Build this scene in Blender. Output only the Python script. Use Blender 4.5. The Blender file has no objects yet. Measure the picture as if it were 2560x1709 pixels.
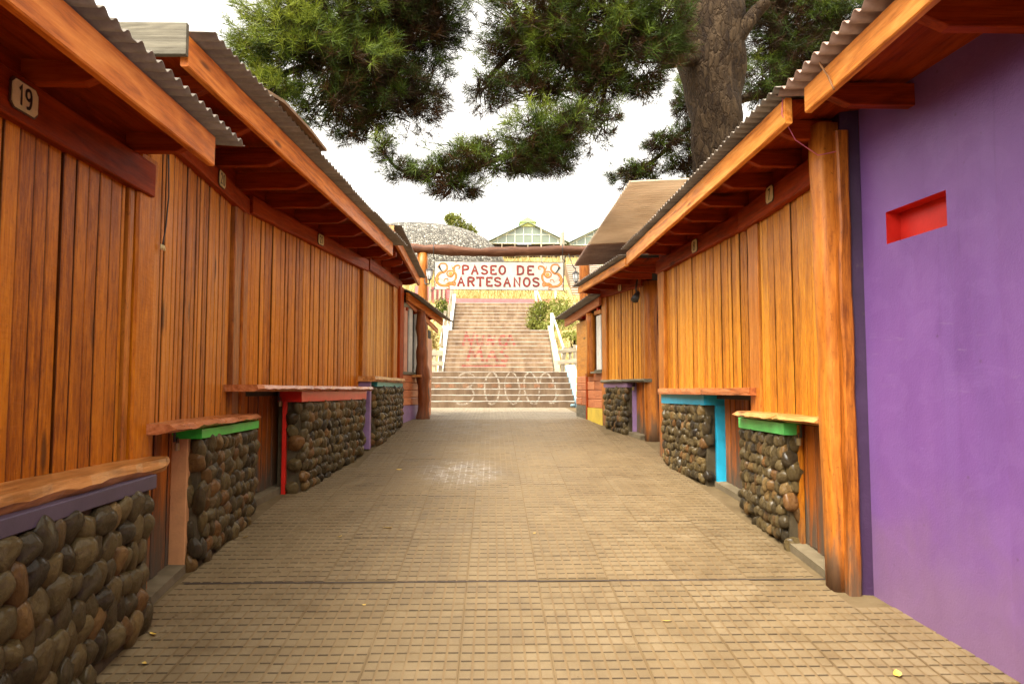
import bpy, bmesh, math, random
import numpy as np
from mathutils import Vector, Matrix, noise

random.seed(7)
RNG = np.random.default_rng(11)
scene = bpy.context.scene
COL = scene.collection

# ------------------------------------------------------------------ camera, sky, sun, exposure
cam_d = bpy.data.cameras.new('camera')
cam = bpy.data.objects.new('camera', cam_d)
COL.objects.link(cam)
cam.location = (0, 0, 1.5)
cam.rotation_euler = (math.radians(90 + 3.767), 0, math.radians(-1.5617))
cam_d.sensor_width = 36
cam_d.lens = 25.73
cam_d.clip_start = 0.05
cam_d.clip_end = 2000
cam_d.dof.use_dof = True
cam_d.dof.focus_distance = 12.0
cam_d.dof.aperture_fstop = 9.0
scene.camera = cam

SUN_EL, SUN_AZ = math.radians(58), math.radians(215)      # azimuth clockwise from +Y
world = bpy.data.worlds.new('World')
scene.world = world
world.use_nodes = True
wn, wl = world.node_tree.nodes, world.node_tree.links
wn.clear()
sky = wn.new('ShaderNodeTexSky')
sky.sky_type = 'NISHITA'
sky.sun_disc = False
sky.sun_elevation = SUN_EL
sky.sun_rotation = SUN_AZ
sky.air_density = 1.0
sky.dust_density = 6.0
sky.ozone_density = 0.6
hs = wn.new('ShaderNodeHueSaturation')
hs.inputs['Saturation'].default_value = 0.0            # bright overcast: the blue is veiled by cloud
hs.inputs['Value'].default_value = 1.8
tint = wn.new('ShaderNodeMix')
tint.data_type = 'RGBA'
tint.blend_type = 'MULTIPLY'
tint.inputs[0].default_value = 1.0
tint.inputs[7].default_value = (1.0, 0.965, 0.895, 1)
bg = wn.new('ShaderNodeBackground')
bg.inputs['Strength'].default_value = 0.15
wo = wn.new('ShaderNodeOutputWorld')
wl.new(sky.outputs[0], hs.inputs['Color'])
wl.new(hs.outputs[0], tint.inputs[6])
wl.new(tint.outputs[2], bg.inputs['Color'])
wl.new(bg.outputs[0], wo.inputs['Surface'])

sun_d = bpy.data.lights.new('sun', 'SUN')
sun_d.energy = 1.2
sun_d.angle = math.radians(25)
sun_d.color = (1.0, 0.90, 0.74)
sun = bpy.data.objects.new('sun', sun_d)
COL.objects.link(sun)
sun.location = (0, 0, 30)
dirv = Vector((math.sin(SUN_AZ) * math.cos(SUN_EL), math.cos(SUN_AZ) * math.cos(SUN_EL), math.sin(SUN_EL)))
sun.rotation_euler = dirv.to_track_quat('Z', 'Y').to_euler()

scene.view_settings.view_transform = 'Standard'
scene.view_settings.look = 'None'
scene.view_settings.exposure = 1.5
scene.view_settings.gamma = 1.0
scene.view_settings.use_curve_mapping = False
scene.render.engine = 'CYCLES'
scene.cycles.use_denoising = True
scene.cycles.max_bounces = 6
scene.cycles.diffuse_bounces = 4
scene.cycles.glossy_bounces = 3
scene.cycles.transparent_max_bounces = 8

# ------------------------------------------------------------------ heights of the place
SLOPE = 0.09415
HY = [-60, 11.2, 15.0, 16.9, 23.0, 25.6, 28.7, 31.6, 33.2, 36, 60, 70, 90, 160]
HZ = [-60 * SLOPE, 1.0545, 1.150, 1.92, 2.08, 3.58, 3.72, 5.24, 5.34, 6.0, 12.3, 14.1, 14.6, 15]


def gz(y):
    return float(np.interp(y, HY, HZ))


# ------------------------------------------------------------------ materials
def new_mat(name):
    m = bpy.data.materials.new(name)
    m.use_nodes = True
    nt = m.node_tree
    nt.nodes.clear()
    out = nt.nodes.new('ShaderNodeOutputMaterial')
    b = nt.nodes.new('ShaderNodeBsdfPrincipled')
    nt.links.new(b.outputs[0], out.inputs[0])
    return m, nt, b, out


class NT:
    """small node helper"""

    def __init__(s, nt):
        s.nt, s.N, s.L = nt, nt.nodes, nt.links

    def attr(s, name, out='Vector'):
        n = s.N.new('ShaderNodeAttribute')
        n.attribute_name = name
        return n.outputs[out]

    def rand(s):
        return s.N.new('ShaderNodeObjectInfo').outputs['Random']

    def geo(s, o='Position'):
        return s.N.new('ShaderNodeNewGeometry').outputs[o]

    def tc(s, o='Object'):
        return s.N.new('ShaderNodeTexCoord').outputs[o]

    def map(s, v, scale=(1, 1, 1), loc=(0, 0, 0), rot=(0, 0, 0)):
        n = s.N.new('ShaderNodeMapping')
        s.L.new(v, n.inputs['Vector'])
        n.inputs['Scale'].default_value = scale
        n.inputs['Location'].default_value = loc
        n.inputs['Rotation'].default_value = rot
        return n.outputs[0]

    def noise(s, v, scale=1.0, detail=4, rough=.55, dist=0.0, o='Fac'):
        n = s.N.new('ShaderNodeTexNoise')
        s.L.new(v, n.inputs['Vector'])
        n.inputs['Scale'].default_value = scale
        n.inputs['Detail'].default_value = detail
        n.inputs['Roughness'].default_value = rough
        n.inputs['Distortion'].default_value = dist
        return n.outputs[o]

    def vor(s, v, scale=1.0, feature='F1', o='Distance', rnd=1.0):
        n = s.N.new('ShaderNodeTexVoronoi')
        n.feature = feature
        s.L.new(v, n.inputs['Vector'])
        n.inputs['Scale'].default_value = scale
        n.inputs['Randomness'].default_value = rnd
        return n.outputs[o]

    def m(s, op, a, b=None, c=None, clamp=False):
        n = s.N.new('ShaderNodeMath')
        n.operation = op
        n.use_clamp = clamp
        for i, x in enumerate((a, b, c)):
            if x is None:
                continue
            if isinstance(x, (int, float)):
                n.inputs[i].default_value = x
            else:
                s.L.new(x, n.inputs[i])
        return n.outputs[0]

    def rng(s, v, a, b, c=0.0, d=1.0, smooth=False):
        n = s.N.new('ShaderNodeMapRange')
        if smooth:
            n.interpolation_type = 'SMOOTHSTEP'
        s.L.new(v, n.inputs[0])
        for i, x in zip((1, 2, 3, 4), (a, b, c, d)):
            n.inputs[i].default_value = x
        return n.outputs[0]

    def ramp(s, v, stops, interp='LINEAR'):
        n = s.N.new('ShaderNodeValToRGB')
        s.L.new(v, n.inputs[0])
        cr = n.color_ramp
        cr.interpolation = interp
        while len(cr.elements) < len(stops):
            cr.elements.new(0.5)
        for e, (p, c) in zip(cr.elements, stops):
            e.position = p
            e.color = (*c, 1)
        return n.outputs[0]

    def mix(s, f, a, b, mode='MIX'):
        n = s.N.new('ShaderNodeMix')
        n.data_type = 'RGBA'
        n.blend_type = mode
        if isinstance(f, (int, float)):
            n.inputs[0].default_value = f
        else:
            s.L.new(f, n.inputs[0])
        for i, x in ((6, a), (7, b)):
            if isinstance(x, tuple):
                n.inputs[i].default_value = (*x, 1)
            else:
                s.L.new(x, n.inputs[i])
        return n.outputs[2]

    def hsv(s, col, h=.5, sat=1.0, val=1.0):
        n = s.N.new('ShaderNodeHueSaturation')
        s.L.new(col, n.inputs['Color'])
        for k, x in (('Hue', h), ('Saturation', sat), ('Value', val)):
            if isinstance(x, (int, float)):
                n.inputs[k].default_value = x
            else:
                s.L.new(x, n.inputs[k])
        return n.outputs[0]

    def sep(s, v):
        n = s.N.new('ShaderNodeSeparateXYZ')
        s.L.new(v, n.inputs[0])
        return n.outputs

    def bump(s, b, h, strength=.3, dist=.01):
        n = s.N.new('ShaderNodeBump')
        n.inputs['Strength'].default_value = strength
        n.inputs['Distance'].default_value = dist
        s.L.new(h, n.inputs['Height'])
        s.L.new(n.outputs[0], b.inputs['Normal'])


def make_wood(name, dark, mid, light, rough=.42, rings=0.35, grime=0.0, grime_col=(.07, .055, .035), grime_h=.55,
              saw=.35, knots=.5, var=.28, coat=0.0, spec=.28, grain=.7, speck=.5, fleck=0.0):
    m, nt, b, out = new_mat(name)
    k = NT(nt)
    g = k.attr('gc')
    rnd = k.rand()
    n1 = k.noise(k.map(g, (1.3, 24, 24)), 1.0, 5, .6, .4)
    n2 = k.noise(k.map(g, (4, 190, 190)), 1.0, 3, .6)
    n3 = k.noise(k.map(g, (.7, 5, 5)), 1.0, 3, .5, .5)
    n4 = k.noise(k.map(g, (9, 60, 60)), 1.0, 4, .7)
    r = k.m('PINGPONG', k.m('MULTIPLY', n3, 16.0), 1.0)
    f = k.m('ADD', k.m('MULTIPLY', n1, grain), k.m('MULTIPLY', r, rings * .45))
    f = k.m('ADD', f, .5 - grain * .5 - rings * .225)
    f = k.m('ADD', f, k.m('MULTIPLY', k.m('SUBTRACT', n2, .5), .45))
    f = k.m('ADD', f, k.m('MULTIPLY', k.m('SUBTRACT', n4, .5), speck))
    f = k.m('ADD', f, k.m('MULTIPLY', k.m('SUBTRACT', rnd, .5), var))
    col = k.ramp(f, [(.22, dark), (.5, mid), (.78, light)])
    # blotches of older stain
    bl = k.noise(k.map(g, (1.1, 7, 7), (3, 1, 8)), 1.0, 3, .5, .8)
    col = k.mix(k.rng(bl, .52, .75, 0, .5, True), col, dark)
    if fleck:
        fl = k.noise(k.map(g, (26, 55, 55), (4, 4, 4)), 1.0, 4, .75)
        col = k.mix(k.rng(fl, .56, .70, 0, fleck, True), col, tuple(c * .55 for c in dark))
        dr = k.noise(k.map(g, (1.6, 30, 30), (9, 2, 5)), 1.0, 5, .65, .4)
        col = k.mix(k.rng(dr, .58, .74, 0, fleck * .8, True), col, tuple(c * .45 for c in dark))
    if knots:
        kv = k.map(g, (2.0, 8.5, 8.5), (7, 2, 3))
        if knots >= 1:
            gs = k.sep(g)
            cb = k.N.new('ShaderNodeCombineXYZ')
            k.L.new(k.m('MULTIPLY', gs[0], 2.1), cb.inputs[0])
            k.L.new(k.m('MULTIPLY', gs[2], 9.5), cb.inputs[1])
            kv = cb.outputs[0]
        kd = k.vor(kv, 1.0, 'F1', 'Distance')
        kc = k.vor(kv, 1.0, 'F1', 'Color')
        on = k.m('GREATER_THAN', k.sep(kc)[0], 1 - .28 * knots - (.02 if knots >= 1 else 0))
        kn = k.m('MULTIPLY', k.rng(kd, .09, .20 if knots >= 1 else .26, 1, 0, True), on)
        col = k.mix(k.m('MULTIPLY', kn, .8), col, tuple(c * .25 for c in dark))
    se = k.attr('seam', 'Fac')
    col = k.mix(k.rng(se, .3, .95, 0, .8), col, tuple(c * .12 for c in dark))  # plank edges painted dark in place of the shade between boards
    if grime:
        gh = k.attr('gh', 'Fac')
        gn = k.noise(k.map(g, (2.2, 16, 16), (1, 5, 2)), 1.0, 5, .65, .3)
        gm = k.m('ADD', gh, k.m('MULTIPLY', k.m('SUBTRACT', gn, .5), grime_h * 2.6))
        gm = k.rng(gm, 0.0, grime_h, grime, 0.0, True)
        col = k.mix(gm, col, grime_col)
    nt.links.new(col, b.inputs['Base Color'])
    ro = k.m('ADD', k.m('MULTIPLY', k.noise(k.map(g, (6, 26, 26)), 1.0, 4, .7), .34), rough - .17)
    if grime:
        ro = k.m('ADD', ro, k.m('MULTIPLY', gm, .35))
    nt.links.new(ro, b.inputs['Roughness'])
    b.inputs['Specular IOR Level'].default_value = spec
    if coat:
        b.inputs['Coat Weight'].default_value = coat
        b.inputs['Coat Roughness'].default_value = .18
    sw = k.noise(k.map(g, (70, 16, 16)), 1.0, 3, .6, .6)
    h = k.m('ADD', k.m('MULTIPLY', n2, .5), k.m('MULTIPLY', sw, saw * 1.6))
    h = k.m('ADD', h, k.m('MULTIPLY', n1, .9))
    k.bump(b, h, .55, .004)
    return m


M = {}
M['wall_l'] = make_wood('stained_plank_wood', (.18, .036, .001), (.44, .122, .002), (.60, .205, .007), rough=.46, grime=.45, grime_h=.35, rings=.08, grain=.30, var=.32, coat=.04, saw=.6, speck=.75, fleck=.45, spec=.2)
M['wall_r'] = make_wood('honey_plank_wood', (.22, .056, .003), (.50, .172, .009), (.66, .28, .024), rough=.44, grime=.5, grime_h=.4, rings=.08, grain=.30, var=.32, coat=.06, saw=.6, speck=.75, fleck=.45, spec=.2)
M['wall_m'] = make_wood('amber_plank_wood', (.18, .040, .002), (.43, .125, .007), (.58, .20, .018), rough=.45, grime=.45, grime_h=.35, rings=.08, grain=.30, var=.32, coat=.05, saw=.6, speck=.75, fleck=.45, spec=.2)
M['gate'] = make_wood('gate_plank_wood', (.13, .030, .003), (.33, .085, .007), (.46, .135, .014), rough=.45, grime=.95, grime_h=.62, rings=.15, grain=.55, var=.36)
M['red'] = make_wood('red_stained_wood', (.10, .009, .0005), (.23, .024, .001), (.33, .046, .003), rough=.5, rings=.3, var=.2, saw=.2, spec=.10)
M['post'] = make_wood('post_wood', (.15, .036, .004), (.36, .105, .010), (.51, .175, .022), rough=.42, grime=.8, grime_h=.4, saw=.2, fleck=.6, speck=.7)
M['fascia'] = make_wood('fascia_pine_wood', (.30, .062, .005), (.58, .155, .016), (.74, .25, .040), rough=.46, rings=.55, knots=1.0, var=.12, saw=.05)
M['fascia_r'] = make_wood('fascia_honey_wood', (.36, .10, .010), (.68, .23, .032), (.82, .35, .075), rough=.46, rings=.55, knots=1.0, var=.12, saw=.05)
M['shelf'] = make_wood('slab_wood', (.20, .052, .016), (.40, .125, .038), (.52, .20, .08), rough=.30, rings=.6, saw=.1, coat=.35)
M['shelf_y'] = make_wood('pale_slab_wood', (.24, .09, .02), (.48, .20, .055), (.60, .29, .10), rough=.34, rings=.6, saw=.1, coat=.25)
M['gray'] = make_wood('weathered_gray_wood', (.07, .058, .036), (.13, .112, .074), (.20, .175, .12), rough=.7, rings=.5, saw=.1, knots=.2)
M['ply'] = make_wood('weathered_brown_board', (.10, .06, .03), (.17, .10, .05), (.26, .165, .09), rough=.6, rings=.6, saw=.1, knots=.2)
M['log'] = make_wood('dark_log_wood', (.07, .02, .005), (.18, .045, .010), (.30, .085, .02), rough=.5, rings=.3, saw=.1, grime=.4, grime_h=.3)
M['beam_log'] = make_wood('arch_log_wood', (.05, .020, .008), (.12, .042, .016), (.21, .095, .045), rough=.6, rings=.3, saw=.1)
M['cedar'] = make_wood('cedar_board_wood', (.30, .085, .03), (.47, .155, .058), (.58, .22, .09), rough=.5, rings=.3, saw=.2, knots=.2, var=.35)
M['fence'] = make_wood('old_fence_wood', (.13, .105, .07), (.25, .21, .145), (.38, .33, .24), rough=.75, rings=.3, saw=.1, knots=.2)


def make_paint(name, col, rough=.45, wear=.25, bump=.15, scale=1.0, dirt=(.14, .11, .08)):
    m, nt, b, out = new_mat(name)
    k = NT(nt)
    p = k.geo()
    n = k.noise(p, 6 * scale, 6, .65, .3)
    n2 = k.noise(p, 60 * scale, 3, .6)
    c = k.ramp(n, [(.25, tuple(x * .72 for x in col)), (.55, col), (.8, tuple(min(1, x * 1.15 + .01) for x in col))])
    c = k.mix(k.rng(k.noise(p, 14 * scale, 6, .7), .60, .72, 0, wear, True), c, dirt)
    nt.links.new(c, b.inputs['Base Color'])
    b.inputs['Roughness'].default_value = rough
    k.bump(b, k.m('ADD', n2, n), bump, .004)
    return m


M['green'] = make_paint('green_paint', (.035, .50, .045), .38)
M['lime'] = make_paint('light_green_paint', (.11, .60, .13), .4)
M['redp'] = make_paint('red_paint', (.55, .012, .004), .35)
M['teal'] = make_paint('teal_paint', (.02, .30, .31), .4)
M['blue'] = make_paint('sky_blue_paint', (.015, .34, .52), .38)
M['mauve'] = make_paint('mauve_paint', (.23, .13, .25), .5)
M['violetg'] = make_paint('violet_gray_paint', (.062, .042, .072), .5)
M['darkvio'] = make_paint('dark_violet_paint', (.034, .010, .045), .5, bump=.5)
M['yellow'] = make_paint('yellow_paint', (.58, .40, .04), .5)
M['peach'] = make_paint('peach_plaster', (.55, .26, .10), .7, bump=.5)
M['pinkb'] = make_paint('salmon_board', (.52, .24, .15), .6)
M['cream'] = make_paint('cream_enamel', (.60, .48, .22), .4, wear=.4, scale=3)
M['signw'] = make_paint('sign_white_enamel', (.66, .62, .53), .45, wear=.25, scale=.7, dirt=(.35, .29, .2))
M['black'] = make_paint('black_paint', (.012, .010, .008), .4, wear=0)
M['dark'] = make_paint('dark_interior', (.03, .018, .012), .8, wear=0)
M['brown_line'] = make_paint('dark_brown_paint', (.06, .018, .008), .5, wear=0)
M['letter'] = make_paint('letter_red_paint', (.30, .012, .007), .5, wear=.1)
M['letter_hi'] = make_paint('letter_highlight_paint', (.60, .10, .06), .5, wear=.1)
M['orn'] = make_paint('ornament_orange_paint', (.66, .20, .03), .5, wear=.1, scale=3)
M['orn_hi'] = make_paint('ornament_yellow_paint', (.74, .42, .09), .5, wear=.1)
M['orn_dk'] = make_paint('ornament_rust_paint', (.36, .09, .02), .5, wear=.1)
M['iron'] = make_paint('wrought_iron', (.03, .026, .022), .5, wear=.3, dirt=(.12, .05, .02))
M['brass'] = make_paint('dull_brass', (.28, .20, .09), .35, wear=.3)
M['whitep'] = make_paint('white_limewash', (.60, .56, .48), .7, wear=.35, dirt=(.42, .36, .28))
M['nose'] = make_paint('nosing_white_paint', (.50, .45, .38), .7, wear=.7, scale=2, dirt=(.20, .155, .10))
M['pinkw'] = make_paint('faded_pink_wall', (.42, .12, .115), .8, wear=.6, dirt=(.30, .20, .14))
M['palevio'] = make_paint('niche_red_paint', (.50, .012, .004), .5)
M['pane'] = make_paint('pale_shutter_board', (.62, .60, .55), .4)
M['bluec'] = make_paint('pale_blue_limewash', (.17, .26, .29), .7, wear=.5)
M['creamc'] = make_paint('pale_cream_limewash', (.46, .40, .25), .7, wear=.5)
M['spray_w'] = make_paint('white_chalk_spray', (.46, .38, .28), .8, wear=.0)
M['spray_r'] = make_paint('red_spray', (.38, .04, .035), .8, wear=.0)
M['spray_o'] = make_paint('orange_spray', (.44, .17, .07), .8, wear=.0)
M['mullion'] = make_paint('white_steel', (.62, .66, .60), .5)
M['pavgreen'] = make_paint('bright_green_sheet', (.18, .48, .07), .5)
M['pavband'] = make_paint('yellow_green_board', (.42, .46, .16), .6)
M['cable'] = make_paint('black_cable', (.02, .014, .01), .5, wear=0)
M['pinkstring'] = make_paint('pink_string', (.55, .12, .20), .6, wear=0)
M['twig'] = make_paint('dry_twig', (.30, .14, .05), .7, wear=.2)


def faint(m, amount, scale=9):
    """spray paint that lets the concrete through in speckles"""
    nt = m.node_tree
    k = NT(nt)
    b = [n for n in nt.nodes if n.type == 'BSDF_PRINCIPLED'][0]
    a = k.rng(k.noise(k.geo(), scale, 6, .75), .5 - amount * .3, .62 + (1 - amount) * .1, .05, amount, True)
    nt.links.new(a, b.inputs['Alpha'])


faint(M['spray_w'], .68)
faint(M['spray_r'], .68)
faint(M['spray_o'], .45, 3)


def make_purple():
    m, nt, b, out = new_mat('purple_stucco')
    k = NT(nt)
    p = k.geo()
    big = k.noise(k.map(p, (1, 1, .6)), 1.6, 5, .6, .4)
    c = k.ramp(big, [(.25, (.112, .044, .170)), (.5, (.150, .062, .218)), (.75, (.182, .082, .250))])
    pat = k.noise(k.map(p, (1, 1, 1.4), (5, 2, 1)), 3.4, 3, .45, 1.2)
    c = k.mix(k.rng(pat, .52, .58, 0, .16, True), c, (.205, .105, .285))
    drip = k.noise(k.map(p, (16, 16, .7), (2, 7, 3)), 1.0, 4, .6)
    c = k.mix(k.m('MULTIPLY', k.rng(drip, .58, .74, 0, .35, True), k.rng(k.sep(p)[2], .9, 2.3, .2, 1)), c, (.095, .040, .140))
    # faint vertical roller marks
    rl = k.noise(k.map(p, (9, 9, .5)), 1.0, 3, .5)
    c = k.mix(k.rng(rl, .40, .7, 0, .42), c, (.165, .080, .250))
    # pale horizontal scuffs where people lean
    z = k.sep(p)[2]
    band = k.m('MULTIPLY', k.rng(z, 1.35, 1.6, 0, 1, True), k.rng(z, 1.75, 1.95, 1, 0, True))
    sc = k.noise(k.map(p, (3.2, 3.2, 26)), 1.0, 6, .75, .5)
    sc = k.m('MULTIPLY', k.rng(sc, .58, .76, 0, .6, True), band)
    c = k.mix(sc, c, (.27, .20, .28))
    # dust splashed on the foot of the wall, with a ragged edge
    gh = k.attr('gh', 'Fac')
    dn = k.m('ADD', gh, k.m('MULTIPLY', k.m('SUBTRACT', k.noise(p, 3.2, 6, .65, .5), .5), .9))
    c = k.mix(k.rng(dn, .0, .85, .6, 0, True), c, (.185, .110, .145))
    sp = k.vor(p, 5.5, 'F1', 'Distance')
    c = k.mix(k.rng(sp, .03, .06, .6, 0), c, (.09, .04, .10))
    nt.links.new(c, b.inputs['Base Color'])
    b.inputs['Roughness'].default_value = .48
    h = k.m('ADD', k.m('MULTIPLY', k.noise(p, 90, 4, .6), .5), k.m('MULTIPLY', k.noise(p, 7, 3, .5), 1.2))
    k.bump(b, h, .5, .007)
    return m


M['purple'] = make_purple()


def make_stone():
    m, nt, b, out = new_mat('river_stone')
    k = NT(nt)
    r = k.rand()
    base = k.ramp(r, [(0, (.024, .016, .008)), (.18, (.068, .045, .016)), (.36, (.108, .073, .025)), (.50, (.040, .029, .014)), (.64, (.130, .088, .031)),
                      (.78, (.080, .054, .020)), (.90, (.150, .068, .018)), (1.0, (.170, .112, .038))])
    p = k.tc('Object')
    off = k.m('MULTIPLY', r, 40.0)
    pv = k.N.new('ShaderNodeVectorMath')
    k.L.new(p, pv.inputs[0])
    cmb = k.N.new('ShaderNodeCombineXYZ')
    for i in range(3):
        k.L.new(off, cmb.inputs[i])
    k.L.new(cmb.outputs[0], pv.inputs[1])
    v = pv.outputs[0]
    n = k.noise(v, 2.6, 6, .68, .5)
    c = k.mix(k.rng(n, .40, .66, 0, .7, True), base, k.hsv(base, .49, 1.0, .55))
    sp = k.noise(v, 16, 3, .7)
    c = k.mix(k.rng(sp, .56, .72, 0, .35, True), c, (.13, .100, .055))
    nt.links.new(c, b.inputs['Base Color'])
    nt.links.new(k.rng(n, .3, .7, .30, .55), b.inputs['Roughness'])
    b.inputs['Coat Weight'].default_value = .22
    b.inputs['Coat Roughness'].default_value = .06
    b.inputs['Specular IOR Level'].default_value = .10
    k.bump(b, k.m('ADD', n, k.m('MULTIPLY', sp, .4)), .5, .09)
    return m


M['stone'] = make_stone()


def make_ground_like(name, cols, scale=3.0, rough=.85, bump=.4, bdist=.02, spec=.2):
    m, nt, b, out = new_mat(name)
    k = NT(nt)
    p = k.geo()
    n = k.noise(p, scale, 8, .65, .3)
    c = k.ramp(n, [(.3, cols[0]), (.5, cols[1]), (.7, cols[2])])
    nt.links.new(c, b.inputs['Base Color'])
    b.inputs['Roughness'].default_value = rough
    b.inputs['Specular IOR Level'].default_value = spec
    k.bump(b, k.m('ADD', n, k.m('MULTIPLY', k.noise(p, scale * 14, 5, .7), .5)), bump, bdist)
    return m


M['mortar'] = make_ground_like('stone_mortar', [(.040, .029, .014), (.066, .049, .025), (.10, .076, .041)], 9)
M['concrete'] = make_ground_like('threshold_concrete', [(.095, .072, .040), (.14, .108, .062), (.19, .15, .09)], 7, bump=.25)
M['dirt'] = make_ground_like('packed_dirt', [(.080, .052, .023), (.115, .078, .036), (.155, .11, .055)], 5)


def make_terrain():
    m, nt, b, out = new_mat('terrain_ground')
    k = NT(nt)
    p = k.geo()
    y = k.sep(p)[1]
    n = k.noise(p, 1.6, 8, .68, .4)
    fine = k.noise(p, 18, 6, .7)
    f = k.m('ADD', k.m('MULTIPLY', n, .7), k.m('MULTIPLY', fine, .3))
    dirt = k.ramp(f, [(.35, (.19, .13, .07)), (.6, (.31, .23, .135))])
    dry = k.ramp(f, [(.32, (.18, .125, .042)), (.48, (.31, .23, .085)), (.66, (.41, .32, .14))])
    c = k.mix(k.rng(y, 15, 18, 0, 1, True), dirt, dry)
    nt.links.new(c, b.inputs['Base Color'])
    b.inputs['Roughness'].default_value = .95
    b.inputs['Specular IOR Level'].default_value = .1
    k.bump(b, f, .6, .06)
    return m


M['terrain'] = make_terrain()


def make_tile():
    m, nt, b, out = new_mat('pressed_paving_tile')
    k = NT(nt)
    p = k.geo()
    o = k.tc('Object')
    zz = k.sep(o)[2]
    rnd = k.rand()
    big = k.noise(p, .55, 6, .6, .6)
    mid = k.noise(p, 5, 7, .68, .3)
    fine = k.noise(p, 120, 4, .7)
    f = k.m('ADD', k.m('MULTIPLY', mid, .6), k.m('MULTIPLY', fine, .4))
    f = k.m('ADD', f, k.m('MULTIPLY', k.m('SUBTRACT', rnd, .5), .10))
    top = k.ramp(f, [(.32, (.098, .065, .030)), (.5, (.142, .098, .047)), (.68, (.186, .134, .070))])
    top = k.mix(k.rng(big, .42, .62, 0, .40, True), top, (.165, .110, .048))
    groove = k.ramp(k.m('ADD', k.m('MULTIPLY', mid, .5), k.m('MULTIPLY', big, .5)), [(.36, (.104, .064, .027)), (.50, (.142, .090, .038)), (.62, (.174, .117, .055))])
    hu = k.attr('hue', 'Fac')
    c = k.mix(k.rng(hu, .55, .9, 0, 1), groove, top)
    shade_joint = k.m('MULTIPLY', k.rng(hu, .05, .45, 1, 0), k.rng(k.noise(p, 1.7, 5, .6), .30, .55, .45, .85))  # painted shade of the cross edges; also darkens some tile joints
    c = k.mix(k.m('MULTIPLY', shade_joint, .88), c, (.034, .022, .011))
    # splashed whitewash: a stain with its own ragged shape
    s = k.sep(p)
    dx = k.m('DIVIDE', k.m('ADD', s[0], .30), .42)
    dy = k.m('DIVIDE', k.m('SUBTRACT', s[1], 7.35), .70)
    dd = k.m('SQRT', k.m('ADD', k.m('MULTIPLY', dx, dx), k.m('MULTIPLY', dy, dy)))
    wn_ = k.noise(p, 9, 7, .75, 1.0)
    wm = k.m('MULTIPLY', k.rng(dd, .35, 1.25, 1, 0, True), k.rng(wn_, .40, .62, 0, 1, True))
    wm = k.m('MULTIPLY', wm, k.rng(k.noise(p, 40, 4, .7), .35, .6, .3, .9))
    wm = k.m('MULTIPLY', wm, k.rng(hu, .5, .9, .85, .25))
    c = k.mix(wm, c, (.46, .44, .41))
    ly = k.m('ADD', s[1], k.m('MULTIPLY', k.m('SUBTRACT', k.noise(p, 2.5, 6, .7), .5), .9))
    c = k.mix(k.m('MULTIPLY', k.rng(ly, 11.0, 11.5, 0, .55, True), k.rng(hu, .1, .5, .4, 1)), c, (.27, .225, .155))  # landing paler: white dust plus its sunlit tone put into the colour
    wear = k.noise(k.map(p, (1, .5, 1)), 2.2, 7, .7, 1.2)
    c = k.mix(k.rng(wear, .60, .74, 0, .45, True), c, (.12, .088, .05))
    nt.links.new(c, b.inputs['Base Color'])
    nt.links.new(k.rng(mid, .3, .7, .50, .78), b.inputs['Roughness'])
    b.inputs['Specular IOR Level'].default_value = .35
    k.bump(b, k.m('ADD', fine, mid), .4, .004)
    return m


M['tile'] = make_tile()


def make_step(name='stair_concrete', f_=1.0):
    m, nt, b, out = new_mat(name)
    k = NT(nt)
    p = k.geo()
    n = k.noise(k.map(p, (5.5, 1, 1.2)), 1.0, 5, .62, .3)
    n2 = k.noise(p, 2.0, 6, .65)
    f = k.m('ADD', k.m('MULTIPLY', n, .6), k.m('MULTIPLY', n2, .4))
    c = k.ramp(f, [(.34, tuple(x * f_ for x in (.095, .056, .030))), (.5, tuple(x * f_ for x in (.180, .116, .066))), (.66, tuple(x * f_ for x in (.28, .195, .120)))])
    nt.links.new(c, b.inputs['Base Color'])
    b.inputs['Roughness'].default_value = .85
    b.inputs['Specular IOR Level'].default_value = .2
    k.bump(b, k.noise(p, 30, 5, .7), .3, .01)
    return m


M['step'] = make_step()
M['step_low'] = make_step('darker_stair_concrete', .72)  # same concrete in a darker tone for the lowest flight


def make_tin(name, a, bcol, c3, rough=.5, metal=.25):
    m, nt, b, out = new_mat(name)
    k = NT(nt)
    p = k.geo()
    n = k.noise(k.map(p, (1, 2.2, 1)), 2.4, 6, .65, .4)
    n2 = k.noise(p, 22, 4, .7)
    f = k.m('ADD', k.m('MULTIPLY', n, .7), k.m('MULTIPLY', n2, .3))
    nt.links.new(k.ramp(f, [(.35, a), (.52, bcol), (.7, c3)]), b.inputs['Base Color'])
    b.inputs['Roughness'].default_value = rough
    b.inputs['Metallic'].default_value = metal
    k.bump(b, n2, .1, .003)
    return m


M['tin'] = make_tin('galvanised_tin', (.13, .105, .08), (.21, .175, .135), (.31, .27, .22))
M['tin_warm'] = make_tin('rust_tinted_tin', (.20, .12, .085), (.30, .19, .14), (.42, .29, .22), .5, .15)
M['tin_pale'] = make_tin('pale_tin', (.60, .43, .29), (.72, .54, .38), (.80, .64, .49), .5, .0)


def make_fibre():
    m, nt, b, out = new_mat('fibreglass_sheet')
    k = NT(nt)
    n = k.noise(k.geo(), 3.0, 5, .6, .2)
    c = k.ramp(n, [(.30, (.56, .44, .32)), (.55, (.63, .51, .38)), (.75, (.68, .56, .43))])
    nt.links.new(c, b.inputs['Base Color'])
    b.inputs['Roughness'].default_value = .5
    t = k.N.new('ShaderNodeBsdfTranslucent')
    nt.links.new(c, t.inputs['Color'])
    mx = k.N.new('ShaderNodeMixShader')
    mx.inputs[0].default_value = .62
    nt.links.new(b.outputs[0], mx.inputs[1])
    nt.links.new(t.outputs[0], mx.inputs[2])
    nt.links.new(mx.outputs[0], out.inputs[0])
    return m


M['fibre'] = make_fibre()


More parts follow.
